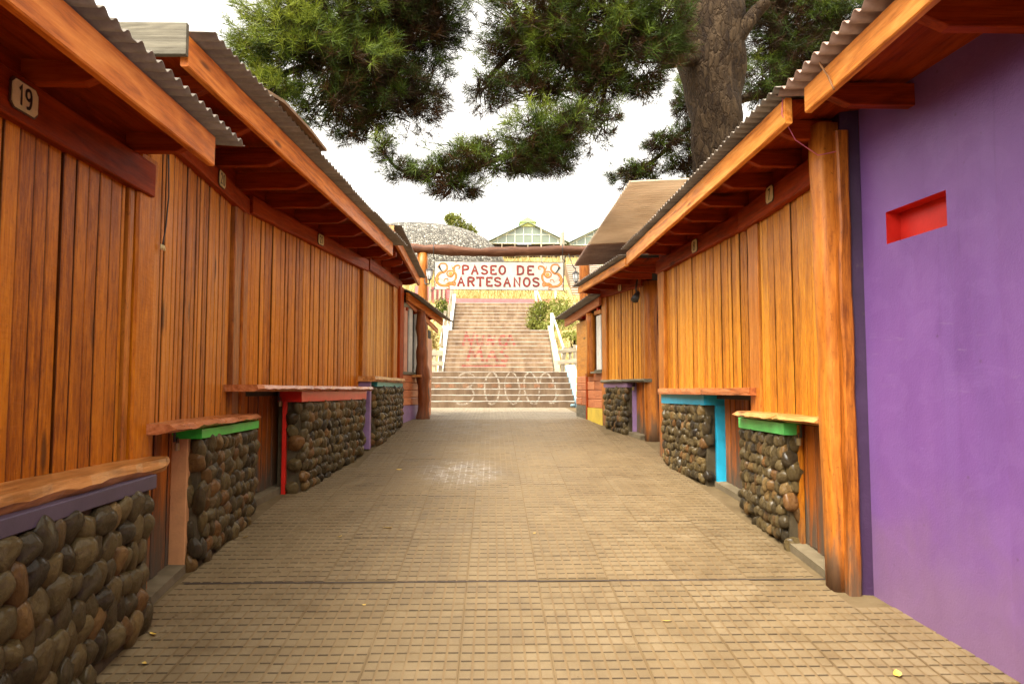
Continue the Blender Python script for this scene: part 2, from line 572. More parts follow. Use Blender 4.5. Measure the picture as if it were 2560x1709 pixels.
def make_bark():
    m, nt, b, out = new_mat('pine_bark')
    k = NT(nt)
    p = k.tc('Object')
    wv = k.noise(k.map(p, (1, 1, .6)), 5, 4, .6, o='Color')
    pw = k.mix(.22, p, wv, 'ADD')
    v = k.vor(k.map(pw, (13, 13, 4.5)), 1.0, 'DISTANCE_TO_EDGE', 'Distance')
    cc = k.vor(k.map(pw, (13, 13, 4.5)), 1.0, 'F1', 'Color')
    n = k.noise(k.map(p, (1, 1, .4)), 16, 7, .75, .6)
    f = k.m('ADD', k.m('MULTIPLY', k.sep(cc)[0], .2), k.m('MULTIPLY', n, .8))
    c = k.ramp(f, [(.30, (.012, .006, .003)), (.5, (.034, .020, .009)), (.72, (.078, .050, .026))])
    c = k.mix(k.m('MULTIPLY', k.rng(v, .0, .06, .4, 0, True), k.rng(n, .35, .6, 1, .3)), c, (.02, .010, .005))
    nt.links.new(c, b.inputs['Base Color'])
    b.inputs['Roughness'].default_value = .9
    b.inputs['Specular IOR Level'].default_value = .15
    k.bump(b, k.m('ADD', k.rng(v, 0, .14, 0, .6), k.m('MULTIPLY', n, .9)), .9, .04)
    return m


M['bark'] = make_bark()


def make_leaf(name, stops, trans=.25, rough=.5):
    m = bpy.data.materials.new(name)
    m.use_nodes = True
    nt = m.node_tree
    nt.nodes.clear()
    k = NT(nt)
    out = k.N.new('ShaderNodeOutputMaterial')
    b = k.N.new('ShaderNodeBsdfPrincipled')
    t = k.N.new('ShaderNodeBsdfTranslucent')
    mx = k.N.new('ShaderNodeMixShader')
    c = k.ramp(k.attr('hue', 'Fac'), stops)
    k.L.new(c, b.inputs['Base Color'])
    k.L.new(c, t.inputs['Color'])
    b.inputs['Roughness'].default_value = rough
    b.inputs['Specular IOR Level'].default_value = .12
    mx.inputs[0].default_value = trans
    k.L.new(b.outputs[0], mx.inputs[1])
    k.L.new(t.outputs[0], mx.inputs[2])
    k.L.new(mx.outputs[0], out.inputs[0])
    return m


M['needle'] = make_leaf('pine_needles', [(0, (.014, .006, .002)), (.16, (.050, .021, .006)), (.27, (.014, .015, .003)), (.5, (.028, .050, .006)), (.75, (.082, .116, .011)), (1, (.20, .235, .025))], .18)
M['leafy'] = make_leaf('yellow_green_leaves', [(0, (.12, .095, .022)), (.4, (.13, .145, .022)), (.8, (.20, .225, .04)), (1, (.34, .31, .12))], .3)
M['drygrass'] = make_leaf('dry_grass_blades', [(0, (.20, .14, .045)), (.5, (.34, .26, .09)), (1, (.44, .36, .16))], .3)
M['fallen'] = make_leaf('fallen_leaf', [(0, (.50, .26, .03)), (.5, (.62, .40, .07)), (1, (.72, .55, .20))], .2)


def make_glass(name, col, rough=.1, alpha=1.0):
    m, nt, b, out = new_mat(name)
    k = NT(nt)
    n = k.noise(k.geo(), 1.2, 3, .5)
    nt.links.new(k.ramp(n, [(.3, tuple(x * .85 for x in col)), (.7, col)]), b.inputs['Base Color'])
    b.inputs['Roughness'].default_value = rough
    b.inputs['Specular IOR Level'].default_value = .8
    if alpha < 1:
        b.inputs['Alpha'].default_value = alpha
    return m


M['darkglass'] = make_glass('dark_window_glass', (.020, .016, .013), .06)
M['frost'] = make_glass('frosted_lamp_glass', (.82, .82, .78), .3)
M['greenhouse'] = make_glass('greenhouse_sheet', (.135, .17, .125), .35)


def make_mound():
    m, nt, b, out = new_mat('field_stone_cladding')
    k = NT(nt)
    p = k.geo()
    cc = k.vor(p, 6.5, 'F1', 'Color')
    e = k.vor(p, 6.5, 'DISTANCE_TO_EDGE', 'Distance')
    c = k.ramp(k.sep(cc)[0], [(0, (.065, .059, .047)), (.35, (.145, .132, .106)), (.7, (.235, .215, .174)), (1, (.36, .33, .27))])
    c = k.mix(k.rng(e, 0, .09, .8, 0), c, (.05, .042, .032))
    nt.links.new(c, b.inputs['Base Color'])
    b.inputs['Roughness'].default_value = .85
    k.bump(b, k.rng(e, 0, .2, 0, 1), .9, .12)
    return m


M['mound'] = make_mound()

# ------------------------------------------------------------------ object helpers
WO = {}


def empty(name, loc, label=None, cat=None, group=None):
    o = bpy.data.objects.new(name, None)
    o.empty_display_size = .2
    COL.objects.link(o)
    o.location = loc
    WO[o.name] = Vector(loc)
    tag(o, label, cat, group)
    return o


def tag(o, label=None, cat=None, group=None, kind=None):
    for key, v in (('label', label), ('category', cat), ('group', group), ('kind', kind)):
        if v:
            o[key] = v
    return o


def mk(name, verts, faces, mat, parent=None, gc=None, smooth=False, org=None, recalc=True, hue=None, seam=None):
    V = np.asarray(verts, dtype=np.float64).reshape(-1, 3)
    if org is None:
        org = Vector(((V[:, 0].min() + V[:, 0].max()) / 2, (V[:, 1].min() + V[:, 1].max()) / 2, V[:, 2].min()))
    org = Vector(org)
    me = bpy.data.meshes.new(name)
    me.from_pydata((V - np.array(org)).tolist(), [], faces)
    a = me.attributes.new('gc', 'FLOAT_VECTOR', 'POINT')
    G = np.asarray(gc if gc is not None else V, dtype=np.float32).reshape(-1, 3)
    if gc is not None:
        G = G + np.array([random.uniform(0, 40) for _ in range(3)], dtype=np.float32) * np.array([0.37, 1, 1], dtype=np.float32)
    a.data.foreach_set('vector', G.astype(np.float32).ravel())
    h = me.attributes.new('gh', 'FLOAT', 'POINT')
    h.data.foreach_set('value', (V[:, 2] - np.interp(V[:, 1], HY, HZ)).astype(np.float32))
    if hue is not None:
        q = me.attributes.new('hue', 'FLOAT', 'POINT')
        q.data.foreach_set('value', np.asarray(hue, dtype=np.float32))
    if seam is not None:
        q = me.attributes.new('seam', 'FLOAT', 'POINT')
        q.data.foreach_set('value', np.asarray(seam, dtype=np.float32))
    if recalc:
        bm = bmesh.new()
        bm.from_mesh(me)
        bmesh.ops.recalc_face_normals(bm, faces=bm.faces[:])
        bm.to_mesh(me)
        bm.free()
    if smooth:
        me.polygons.foreach_set('use_smooth', [True] * len(me.polygons))
    me.materials.append(mat)
    o = bpy.data.objects.new(name, me)
    COL.objects.link(o)
    if parent is not None:
        o.parent = parent
        o.location = org - WO[parent.name]
    else:
        o.location = org
    WO[o.name] = org
    return o


def inst(src, name, parent, loc, rot=None, scale=None):
    o = bpy.data.objects.new(name, src)
    COL.objects.link(o)
    loc = Vector(loc)
    if parent is not None:
        o.parent = parent
        o.location = loc - WO[parent.name]
    else:
        o.location = loc
    if rot is not None:
        o.rotation_euler = rot
    if scale is not None:
        o.scale = scale
    WO[o.name] = loc
    return o


class Fr:
    """wall frame: u along the wall away from A, w towards the walkway, z up"""

    def __init__(s, A, B, flip=False):
        s.A = Vector((A[0], A[1]))
        d = Vector((B[0], B[1])) - s.A
        s.L = d.length
        s.d = d.normalized()
        s.n = Vector((s.d.y, -s.d.x)) if not flip else Vector((-s.d.y, s.d.x))
        s.flip = flip

    def m(s, u, w, z):
        p = s.A + s.d * u + s.n * w
        return (p.x, p.y, z)

    def y(s, u, w=0):
        return (s.A + s.d * u + s.n * w).y

    def g(s, u, w=0):
        return gz(s.y(u, w))

    def rot(s):
        return Matrix(((s.d.x, s.n.x, 0), (s.d.y, s.n.y, 0), (0, 0, 1)))

    def uy(s, y):
        return (y - s.A.y) / s.d.y


def AX(axis, a, b, c):
    return (b, c, a) if axis == 'z' else ((a, b, c) if axis == 'u' else (b, a, c))


def sweep(F, axis, secs, bev=.004):
    """timber: chamfered rectangle swept along an axis. secs: (a, b0, b1, c0, c1)"""
    V, G = [], []
    for (a, b0, b1, c0, c1) in secs:
        e = min(bev, abs(b1 - b0) * .4, abs(c1 - c0) * .4)
        for b, c in ((b0 + e, c0), (b1 - e, c0), (b1, c0 + e), (b1, c1 - e), (b1 - e, c1), (b0 + e, c1), (b0, c1 - e), (b0, c0 + e)):
            V.append(F.m(*AX(axis, a, b, c)))
            G.append((a, b, c))
    n = len(secs)
    fs = [tuple(range(8)), tuple(range((n - 1) * 8, n * 8))]
    for i in range(n - 1):
        for j in range(8):
            k = (j + 1) % 8
            fs.append((i * 8 + j, i * 8 + k, i * 8 + 8 + k, i * 8 + 8 + j))
    return V, fs, G


def timber(name, F, axis, a0, a1, b0, b1, c0, c1, mat, parent, bev=.004, n=1, jit=0.0):
    secs = []
    for i in range(n + 1):
        j = [random.uniform(-jit, jit) for _ in range(4)]
        secs.append((a0 + (a1 - a0) * i / n, b0 + j[0], b1 + j[1], c0 + j[2], c1 + j[3]))
    V, fs, G = sweep(F, axis, secs, bev)
    return mk(name, V, fs, mat, parent, G)


def log(name, pts, radii, mat, parent, seg=12, rough=.12, squash=None):
    """irregular round timber along a polyline of world points"""
    V, G, fs = [], [], []
    pts = [Vector(p) for p in pts]
    seed = random.uniform(0, 100)
    run = 0
    for i, p in enumerate(pts):
        t = (pts[min(i + 1, len(pts) - 1)] - pts[max(i - 1, 0)]).normalized()
        up = Vector((0, 0, 1)) if abs(t.z) < .9 else Vector((0, 1, 0))
        a = t.cross(up).normalized()
        b = a.cross(t).normalized()
        if i:
            run += (p - pts[i - 1]).length
        for j in range(seg):
            th = 2 * math.pi * j / seg
            r = radii[i] * (1 + rough * (noise.noise(Vector((math.cos(th) * 1.3 + seed, math.sin(th) * 1.3, run * 2.0)))))
            ca, sb = math.cos(th), math.sin(th)
            if squash:
                ca = math.copysign(abs(ca) ** squash, ca)
                sb = math.copysign(abs(sb) ** squash, sb)
            q = p + a * (ca * r) + b * (sb * r)
            V.append(q)
            G.append((run, math.cos(th) * r, math.sin(th) * r))
    n = len(pts)
    for i in range(n - 1):
        for j in range(seg):
            k = (j + 1) % seg
            fs.append((i * seg + j, i * seg + k, (i + 1) * seg + k, (i + 1) * seg + j))
    fs.append(tuple(range(seg)))
    fs.append(tuple(range((n - 1) * seg, n * seg)))
    o = mk(name, V, fs, mat, parent, G, smooth=True)
    return o


def lerp_pts(pts, n):
    out = []
    for i in range(len(pts) - 1):
        for k in range(n):
            out.append(Vector(pts[i]).lerp(Vector(pts[i + 1]), k / n))
    out.append(Vector(pts[-1]))
    return out


def tube_data(pts, r, seg=6):
    V, fs = [], []
    pts = [Vector(p) for p in pts]
    for i, p in enumerate(pts):
        t = (pts[min(i + 1, len(pts) - 1)] - pts[max(i - 1, 0)]).normalized()
        up = Vector((0, 0, 1)) if abs(t.z) < .9 else Vector((0, 1, 0))
        a = t.cross(up).normalized()
        b = a.cross(t).normalized()
        rr = r[i] if isinstance(r, (list, tuple)) else r
        for j in range(seg):
            th = 2 * math.pi * j / seg
            V.append(p + a * math.cos(th) * rr + b * math.sin(th) * rr)
    for i in range(len(pts) - 1):
        for j in range(seg):
            k = (j + 1) % seg
            fs.append((i * seg + j, i * seg + k, (i + 1) * seg + k, (i + 1) * seg + j))
    fs.append(tuple(range(seg)))
    fs.append(tuple(range((len(pts) - 1) * seg, len(pts) * seg)))
    return V, fs


def tube(name, pts, r, mat, parent=None, seg=6):
    V, fs = tube_data(pts, r, seg)
    return mk(name, V, fs, mat, parent, smooth=True)


def join_data(parts):
    V, fs = [], []
    for v, f in parts:
        n = len(V)
        V += list(v)
        fs += [tuple(i + n for i in q) for q in f]
    return V, fs


def lathe_data(c, prof, seg=10):
    V, fs = [], []
    for (r, z) in prof:
        for j in range(seg):
            th = 2 * math.pi * j / seg
            V.append((c[0] + r * math.cos(th), c[1] + r * math.sin(th), c[2] + z))
    for i in range(len(prof) - 1):
        for j in range(seg):
            k = (j + 1) % seg
            fs.append((i * seg + j, i * seg + k, (i + 1) * seg + k, (i + 1) * seg + j))
    fs.append(tuple(range(seg)))
    fs.append(tuple(range((len(prof) - 1) * seg, len(prof) * seg)))
    return V, fs


def ribbon(pts, w):
    """flat mitred stroke in 2D: verts (x, z), faces"""
    P = [Vector(p) for p in pts]
    n = len(P)
    V = []
    for i in range(n):
        t0 = (P[i] - P[i - 1]).normalized() if i else None
        t1 = (P[i + 1] - P[i]).normalized() if i < n - 1 else None
        if t0 is None:
            nn, k = Vector((-t1.y, t1.x)), 1
        elif t1 is None:
            nn, k = Vector((-t0.y, t0.x)), 1
        else:
            n0, n1 = Vector((-t0.y, t0.x)), Vector((-t1.y, t1.x))
            nn = n0 + n1
            if nn.length < .2:
                nn = n1
            nn.normalize()
            k = min(1.8, 1 / max(.4, nn.dot(n1)))
        ww = (w[i] if isinstance(w, (list, tuple)) else w) / 2
        V.append(P[i] + nn * ww * k)
        V.append(P[i] - nn * ww * k)
    fs = [(2 * i, 2 * i + 1, 2 * i + 3, 2 * i + 2) for i in range(n - 1)]
    return V, fs


def arc(cx, cy, rx, ry, a0, a1, n=12):
    return [(cx + rx * math.cos(math.radians(a0 + (a1 - a0) * i / n)), cy + ry * math.sin(math.radians(a0 + (a1 - a0) * i / n))) for i in range(n + 1)]


def crv(pts, n=6):
    """Catmull-Rom through 2D points"""
    P = [Vector(p) for p in pts]
    P = [P[0] * 2 - P[1]] + P + [P[-1] * 2 - P[-2]]
    out = []
    for i in range(1, len(P) - 2):
        for k in range(n):
            t = k / n
            a, b, c, d = P[i - 1], P[i], P[i + 1], P[i + 2]
            out.append(.5 * ((2 * b) + (c - a) * t + (2 * a - 5 * b + 4 * c - d) * t * t + (3 * b - a - 3 * c + d) * t ** 3))
    out.append(P[-2])
    return [tuple(p) for p in out]


SF = .13
GLY = {
    'P': (.72, [[(.1, 0), (.1, 1)], [(.1, 1), (.45, 1), (.66, .92), (.72, .75), (.66, .58), (.45, .5), (.1, .5)], [(0, 0), (.26, 0)]]),
    'A': (.84, [[(.1, 0), (.42, 1), (.74, 0)], [(.22, .36), (.62, .36)], [(0, 0), (.22, 0)], [(.62, 0), (.84, 0)]]),
    'S': (.7, [crv([(.64, .78), (.56, .93), (.36, 1), (.14, .93), (.06, .76), (.16, .6), (.38, .51), (.58, .42), (.67, .25), (.58, .08), (.36, 0), (.14, .06), (.05, .22)], 3)]),
    'E': (.66, [[(.1, 0), (.1, 1)], [(.1, 1), (.62, 1), (.62, .84)], [(.1, .5), (.48, .5)], [(.1, 0), (.64, 0), (.64, .17)]]),
    'O': (.78, [arc(.39, .5, .33, .5, 0, 360, 20)]),
    'D': (.76, [[(.1, 0), (.1, 1)], [(0, 1), (.4, 1), (.62, .88), (.7, .5), (.62, .12), (.4, 0), (0, 0)]]),
    'R': (.78, [[(.1, 0), (.1, 1)], [(.1, 1), (.45, 1), (.66, .92), (.71, .76), (.64, .6), (.45, .52), (.1, .52)], [(.4, .52), (.68, 0), (.8, 0)], [(0, 0), (.24, 0)]]),
    'T': (.72, [[(.36, 0), (.36, 1)], [(.02, .82), (.02, 1), (.7, 1), (.7, .82)], [(.24, 0), (.48, 0)]]),
    'N': (.8, [[(.12, 0), (.12, 1), (.68, 0), (.68, 1)], [(0, 0), (.24, 0)], [(.56, 1), (.8, 1)]]),
    '1': (.4, [[(.05, .78), (.22, 1), (.22, 0)]]),
    '9': (.6, [crv([(.5, .7), (.42, .95), (.25, 1), (.08, .88), (.08, .6), (.24, .48), (.42, .54), (.5, .7), (.48, .35), (.36, .08), (.12, .02)], 4)]),
    '2': (.6, [crv([(.08, .78), (.15, .95), (.3, 1), (.47, .9), (.47, .7), (.3, .4), (.08, .04)], 4) + [(.54, .04)]]),
    '0': (.6, [arc(.3, .5, .22, .5, 0, 360, 16)]),
    '7': (.6, [[(.06, .96), (.52, .96), (.2, 0)]]),
    '8': (.6, [arc(.3, .76, .18, .23, -90, 270, 14), arc(.3, .26, .22, .27, 90, 450, 14)]),
}


def text_strokes(text, x, z, h, gap, wx=1.0):
    """list of stroke polylines (x, z) for a word starting at x with cap height h"""
    out = []
    for ch in text:
        if ch == ' ':
            x += h * .75
            continue
        w, st = GLY[ch]
        for s in st:
            out.append([(x + p[0] * h * wx, z + p[1] * h) for p in s])
        x += (w * wx + gap) * h
    return out, x


def flat_strokes(strokes, w, place, off, step=.00025):
    """place(x, z, depth) -> world; every stroke sits a hair above the one before"""
    V, fs = [], []
    for i, s in enumerate(strokes):
        v, f = ribbon(s, w)
        n = len(V)
        V += [place(p.x, p.y, off + step * i) for p in v]
        fs += [tuple(a + n for a in q) for q in f]
    return V, fs


# ------------------------------------------------------------------ ground sheet, paving
def terrain():
    xs = sorted(set(list(np.linspace(-110, -8, 18)) + list(np.linspace(-8, -2.2, 10)) + [-1.95, -1.75, -1.5, 0, 1.5, 1.9, 2.15] + list(np.linspace(2.5, 9, 12)) + list(np.linspace(9, 110, 18))))
    ys = list(np.linspace(-60, 10, 15)) + list(np.linspace(11.2, 36, 50)) + list(np.linspace(37, 75, 39)) + list(np.linspace(80, 260, 12))
    V, fs = [], []
    for y in ys:
        for x in xs:
            z = gz(y)
            if y <= 15.2:
                z -= .02
            elif -1.76 < x < 2.0 and y < 33:
                z -= .35
            else:
                z += .10 * noise.noise(Vector((x * .6, y * .5, 0))) * min(1, (y - 15) / 4)
                if x > 2.1:
                    z += .12 * min(1, (x - 2) / 1.5)
            V.append((x, y, z))
    nx = len(xs)
    for i in range(len(ys) - 1):
        for j in range(nx - 1):
            fs.append((i * nx + j, i * nx + j + 1, (i + 1) * nx + j + 1, (i + 1) * nx + j))
    o = mk('ground', V, fs, M['terrain'], smooth=True, recalc=False)
    tag(o, kind='structure')


terrain()

TP = .409


def tile_mesh(nx, ny, name, jd=.5):
    """pressed tile with raised bosses; top of the bosses at z = 0. hue: 1 boss top, .5 dusty groove, 0 cross edge with its shade painted dark"""
    h = TP / 2 - .0018
    V, fs, hu = [], [], []

    def quad(hv, *p):
        n = len(V)
        V.extend(p)
        hu.extend([hv] * 4)
        fs.append((n, n + 1, n + 2, n + 3))
    gd = -.0058
    quad(.5, (-h, -h, gd), (h, -h, gd), (h, h, gd), (-h, h, gd))
    for (a, b) in (((-h, -h), (h, -h)), ((h, -h), (h, h)), ((h, h), (-h, h)), ((-h, h), (-h, -h))):
        quad(jd, (a[0], a[1], -.03), (b[0], b[1], -.03), (b[0], b[1], gd), (a[0], a[1], gd))
    cx, cy = 2 * h / nx, 2 * h / ny
    for i in range(nx + 1):
        xm = -h + i * cx
        xa, xb = max(-h, xm - .006), min(h, xm + .006)
        quad(.5, (xa, -h, -.0022), (xb, -h, -.0022), (xb, h, -.0022), (xa, h, -.0022))
    for i in range(nx):
        for j in range(ny):
            g = .0034
            gy = .0046
            x0, x1 = -h + i * cx + g, -h + (i + 1) * cx - g
            y0, y1 = -h + j * cy + gy, -h + (j + 1) * cy - gy
            e = .0025
            dz = random.uniform(-.0012, .0004)
            drk = random.random() < .86  # most boss fronts and cross grooves get their shade painted in
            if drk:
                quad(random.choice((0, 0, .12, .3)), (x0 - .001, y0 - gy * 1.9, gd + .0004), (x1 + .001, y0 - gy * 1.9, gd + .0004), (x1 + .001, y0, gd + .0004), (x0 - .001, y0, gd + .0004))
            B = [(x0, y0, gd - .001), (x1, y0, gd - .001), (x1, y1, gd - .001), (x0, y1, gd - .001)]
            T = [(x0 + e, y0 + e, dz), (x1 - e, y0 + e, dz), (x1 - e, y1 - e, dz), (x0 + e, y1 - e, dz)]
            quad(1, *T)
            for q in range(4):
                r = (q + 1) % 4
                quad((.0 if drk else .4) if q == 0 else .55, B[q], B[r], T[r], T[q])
    me = bpy.data.meshes.new(name)
    me.from_pydata(V, [], fs)
    q = me.attributes.new('hue', 'FLOAT', 'POINT')
    q.data.foreach_set('value', hu)
    me.materials.append(M['tile'])
    return me, V, fs, hu


def paving():
    # bed of packed dust under the tiles
    ys = [-6, 2, 6, 11.2, 15.0]
    V, fs = [], []
    for y in ys:
        for x in (-2.3, 2.7):
            V.append((x, y, gz(y) - .006))
    for i in range(4):
        fs.append((2 * i, 2 * i + 1, 2 * i + 3, 2 * i + 2))
    pv = mk('pavement', V, fs, M['dirt'], recalc=False)
    tag(pv, kind='structure')
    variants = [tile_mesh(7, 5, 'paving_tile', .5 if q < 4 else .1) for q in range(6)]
    tilt = math.atan(SLOPE)
    tilt2 = math.atan((HZ[2] - HZ[1]) / (15 - 11.2))
    cnt = 0
    restV, restF, restH = [], [], []
    rows = []
    y = 4.297 + TP / 2 + .012
    while y < 15.0 - TP * .5:
        rows.append(y)
        y += TP
    y = 4.297 - TP / 2 - .006
    while y > -5:
        rows.append(y)
        y -= TP
    for y in sorted(rows, key=lambda q: (q < 2.6, q)):
        lo = np.interp(y, [4, 6.3, 8.4, 10.7, 11.6], [-1.62, -1.72, -1.42, -1.26, -1.2])
        hi = np.interp(y, [3.9, 4.0, 6.0, 7.7, 10.2, 11.2, 15], [2.35, 1.95, 1.98, 1.86, 1.60, 1.5, 1.5])
        for i in range(-5, 6):
            x = -.142 + TP * (i + .5)
            if x - TP / 2 < lo - .22 or x + TP / 2 > hi + .26:
                continue
            yy = y + random.uniform(-.003, .003) + (.028 if i % 3 == 1 else 0) * (1 if y > 4.4 else -.2)
            dz = random.uniform(-.0018, .0012)
            rot = (tilt if y < 11.2 else tilt2, random.uniform(-.003, .003), random.uniform(-.003, .003))
            z = gz(yy) + dz
            if y >= 2.6 and cnt < 300:
                v = random.choice(variants)
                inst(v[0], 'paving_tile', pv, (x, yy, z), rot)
                cnt += 1
            else:
                v = variants[0]
                n = len(restV)
                mt = Matrix.Translation((x, yy, z)) @ Matrix.Rotation(rot[0], 4, 'X')
                restV += [mt @ Vector(p) for p in v[1]]
                restF += [tuple(a + n for a in q) for q in v[2]]
                restH += v[3]
    if restV:
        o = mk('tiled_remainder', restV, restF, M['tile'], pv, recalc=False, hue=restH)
        tag(o, kind='stuff')
    mk('expansion_joint', [(-1.75, 4.292, gz(4.292) - .002), (1.95, 4.292, gz(4.292) - .002), (1.95, 4.308, gz(4.308) - .002), (-1.75, 4.308, gz(4.308) - .002)], [(0, 1, 2, 3)], M['dark'], pv, recalc=False)
    return pv


PV = paving()


# ------------------------------------------------------------------ stones
def stone_mesh(sub, seed):
    bm = bmesh.new()
    bmesh.ops.create_icosphere(bm, subdivisions=sub, radius=1.0)
    sx, sy, sz = random.uniform(.9, 1.1), random.uniform(.85, 1.1), random.uniform(.9, 1.08)
    for v in bm.verts:
        n = v.co.normalized()
        r = 1 + .26 * noise.noise(n * 1.15 + Vector((seed, 0, 0))) + .09 * noise.noise(n * 2.6 + Vector((0, seed, 0)))
        v.co = Vector((n.x * r * sx, n.y * r * sy, n.z * r * sz))
        v.co.x = math.copysign(abs(v.co.x) ** .88, v.co.x)
        v.co.z = math.copysign(abs(v.co.z) ** .9, v.co.z)
    me = bpy.data.meshes.new('stone')
    bm.to_mesh(me)
    bm.free()
    me.polygons.foreach_set('use_smooth', [True] * len(me.polygons))
    me.materials.append(M['stone'])
    return me


STONE_HI = [stone_mesh(3, i * 7.3) for i in range(14)]
STONE_LO = [stone_mesh(2, i * 5.1 + 50) for i in range(10)]


def stones(parent, F, u0, u1, w, zlo, zhi, sw, sh, meshes, depth=.055, lean=.18, umin=None, umax=None):
    z = zhi - sh * .54
    row = 0
    while True:
        low = min(zlo(u0), zlo(u1))
        if z < low - sh * .2:
            break
        u = u0 - random.uniform(0, sw * .5) + (row % 2) * sw * .4
        while u < u1:
            wd = sw * random.uniform(.72, 1.35)
            uc = u + wd / 2
            zc = z + random.uniform(-.16, .16) * sh
            if uc + wd * .5 > u1 + .012 or uc - wd * .5 < u0 - .012:
                u += wd
                continue
            if zc > zlo(uc) + sh * .12:
                hh = sh * random.uniform(.85, 1.3)
                roll = Matrix.Rotation(random.uniform(-.45, .45), 3, 'Y')
                tip = Matrix.Rotation(lean + random.uniform(-.15, .15), 3, 'X')
                R = F.rot() @ tip @ roll
                sc = (wd * .56, depth * random.uniform(.8, 1.2), hh * .56)
                inst(random.choice(meshes), 'stone', parent, F.m(uc, w + random.uniform(-.008, .004), zc), R.to_euler(), sc)
            u += wd * .95
        z -= sh * .84
        row += 1


# ------------------------------------------------------------------ kiosk parts
def planks(F, parent, u0, u1, z0, z1, mat, wmin=.06, wmax=.11, w=0.0, name='plank', gap=(.005, .010), zj=.006):
    u = u0
    while u < u1 - .02:
        wd = min(random.uniform(wmin, wmax), u1 - u)
        if u1 - (u + wd) < .035:
            wd = u1 - u
        g = random.uniform(*gap)
        if random.random() < .2:
            g += .007
        dw = random.uniform(-.004, .004)
        b0 = z0(u) if callable(z0) else z0
        b1 = z0(u + wd) if callable(z0) else z0
        lo = min(b0, b1) + random.uniform(-zj, zj)
        sk = random.uniform(-.0035, .0035)
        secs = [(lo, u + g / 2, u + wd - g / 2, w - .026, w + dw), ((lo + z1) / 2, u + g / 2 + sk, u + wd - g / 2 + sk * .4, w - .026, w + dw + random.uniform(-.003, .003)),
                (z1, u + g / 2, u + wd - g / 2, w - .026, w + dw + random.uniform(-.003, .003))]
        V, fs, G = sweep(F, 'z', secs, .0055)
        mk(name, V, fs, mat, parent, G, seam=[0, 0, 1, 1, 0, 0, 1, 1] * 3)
        u += wd


def panel(name, F, u0, u1, w0, w1, z0, z1, mat, parent):
    return timber(name, F, 'u', u0, u1, w0, w1, z0, z1, mat, parent, .003)


def block(name, F, u0, u1, w0, w1, ztop, mat, parent, sink=.05, n=6):
    """masonry block whose foot follows the sloping ground"""
    V, G, fs = [], [], []
    for i in range(n + 1):
        u = u0 + (u1 - u0) * i / n
        zb = F.g(u, (w0 + w1) / 2) - sink
        for (w, z) in ((w0, zb), (w1, zb), (w1, ztop), (w0, ztop)):
            V.append(F.m(u, w, z))
            G.append((u, w, z))
    for i in range(n):
        for j in range(4):
            k = (j + 1) % 4
            fs.append((i * 4 + j, i * 4 + k, i * 4 + 4 + k, i * 4 + 4 + j))
    fs += [(0, 1, 2, 3), tuple(n * 4 + q for q in range(4))]
    return mk(name, V, fs, mat, parent, G)


def shelf(F, parent, u0, u1, w0, w1, z0, z1, mat, n=26, wav=.02, undercut=.03, nearcut=0.0, split=None, wl=None):
    """live-edge slab: ragged sloping front edge. wl(u): front position"""
    segs = [(u0, u1)] if split is None else [(u0, split - .0015), (split + .0015, u1)]
    for (a, b) in segs:
        V, G, fs = [], [], []
        seed = random.uniform(0, 60)
        ox = random.uniform(-.006, .012)
        m_ = max(6, int(n * (b - a) / (u1 - u0)))
        for i in range(m_ + 1):
            u = a + (b - a) * i / m_
            wf = (wl(u) if wl else w1) + ox + wav * noise.noise(Vector((u * 4.2 + seed, 0, 0))) + .4 * wav * noise.noise(Vector((u * 15 + seed, 4, 0)))
            if i in (0, m_):
                wf -= .012
            c = undercut * (1 + .6 * noise.noise(Vector((u * 6 + seed, 9, 0))))
            zt = z1 + .004 * noise.noise(Vector((u * 3 + seed, 2, 0)))
            zm = z0 + (z1 - z0) * (.45 + .25 * noise.noise(Vector((u * 9, seed, 0))))
            uu = u - nearcut * 0
            for (w, z) in ((w0, z0), (wf - c * 1.1, z0), (wf - .002, zm), (wf - c * .45, zt - .003), (wf - c * .6 - .006, zt), (w0, zt)):
                V.append(F.m(uu, w, z))
                G.append((u, w, z))
        k_ = 6
        for i in range(m_):
            for j in range(k_):
                k = (j + 1) % k_
                fs.append((i * k_ + j, i * k_ + k, (i + 1) * k_ + k, (i + 1) * k_ + j))
        fs += [tuple(range(k_)), tuple(m_ * k_ + q for q in range(k_))]
        mk('shelf', V, fs, mat, parent, G)


def rafters(F, parent, us, w0, w1, zb, zt, mat, th=.05):
    """joists from the wall to the eave; the lower edge is cut up near the eave"""
    for u in us:
        secs = [(w0, u - th / 2, u + th / 2, zb, zt), (w1 - .12, u - th / 2, u + th / 2, zb, zt), (w1, u - th / 2, u + th / 2, zb + (zt - zb) * .45, zt)]
        V, fs, G = sweep(F, 'w', secs, .004)
        mk('rafter', V, fs, mat, parent, G)


def corrugated(name, F, u0, u1, w0, w1, zf, mat, parent, pitch=.085, amp=.011, th=.003, ragged=.0):
    """F frame; sheet from w0 (back) to w1 (eave); ribs run along w; zf(u, w) gives the mid height"""
    n = int((u1 - u0) / pitch * 8)
    V, fs = [], []
    for i in range(n + 1):
        u = u0 + (u1 - u0) * i / n
        d = amp * math.sin(2 * math.pi * (u - u0) / pitch)
        sheet_i = int((u - u0) / .9)
        rr = ragged * (noise.noise(Vector((sheet_i * 3.7, 1.3, 0))))
        for w in (w0, w1 + rr):
            z = zf(u, w) + d
            V.append(F.m(u, w, z + th))
            V.append(F.m(u, w, z))
    for i in range(n):
        a, b = i * 4, i * 4 + 4
        fs += [(a, b, b + 2, a + 2), (a + 1, a + 3, b + 3, b + 1), (a + 2, b + 2, b + 3, a + 3), (a, a + 1, b + 1, b)]
    fs += [(0, 2, 3, 1), (n * 4, n * 4 + 1, n * 4 + 3, n * 4 + 2)]
    return mk(name, V, fs, mat, parent, smooth=True)


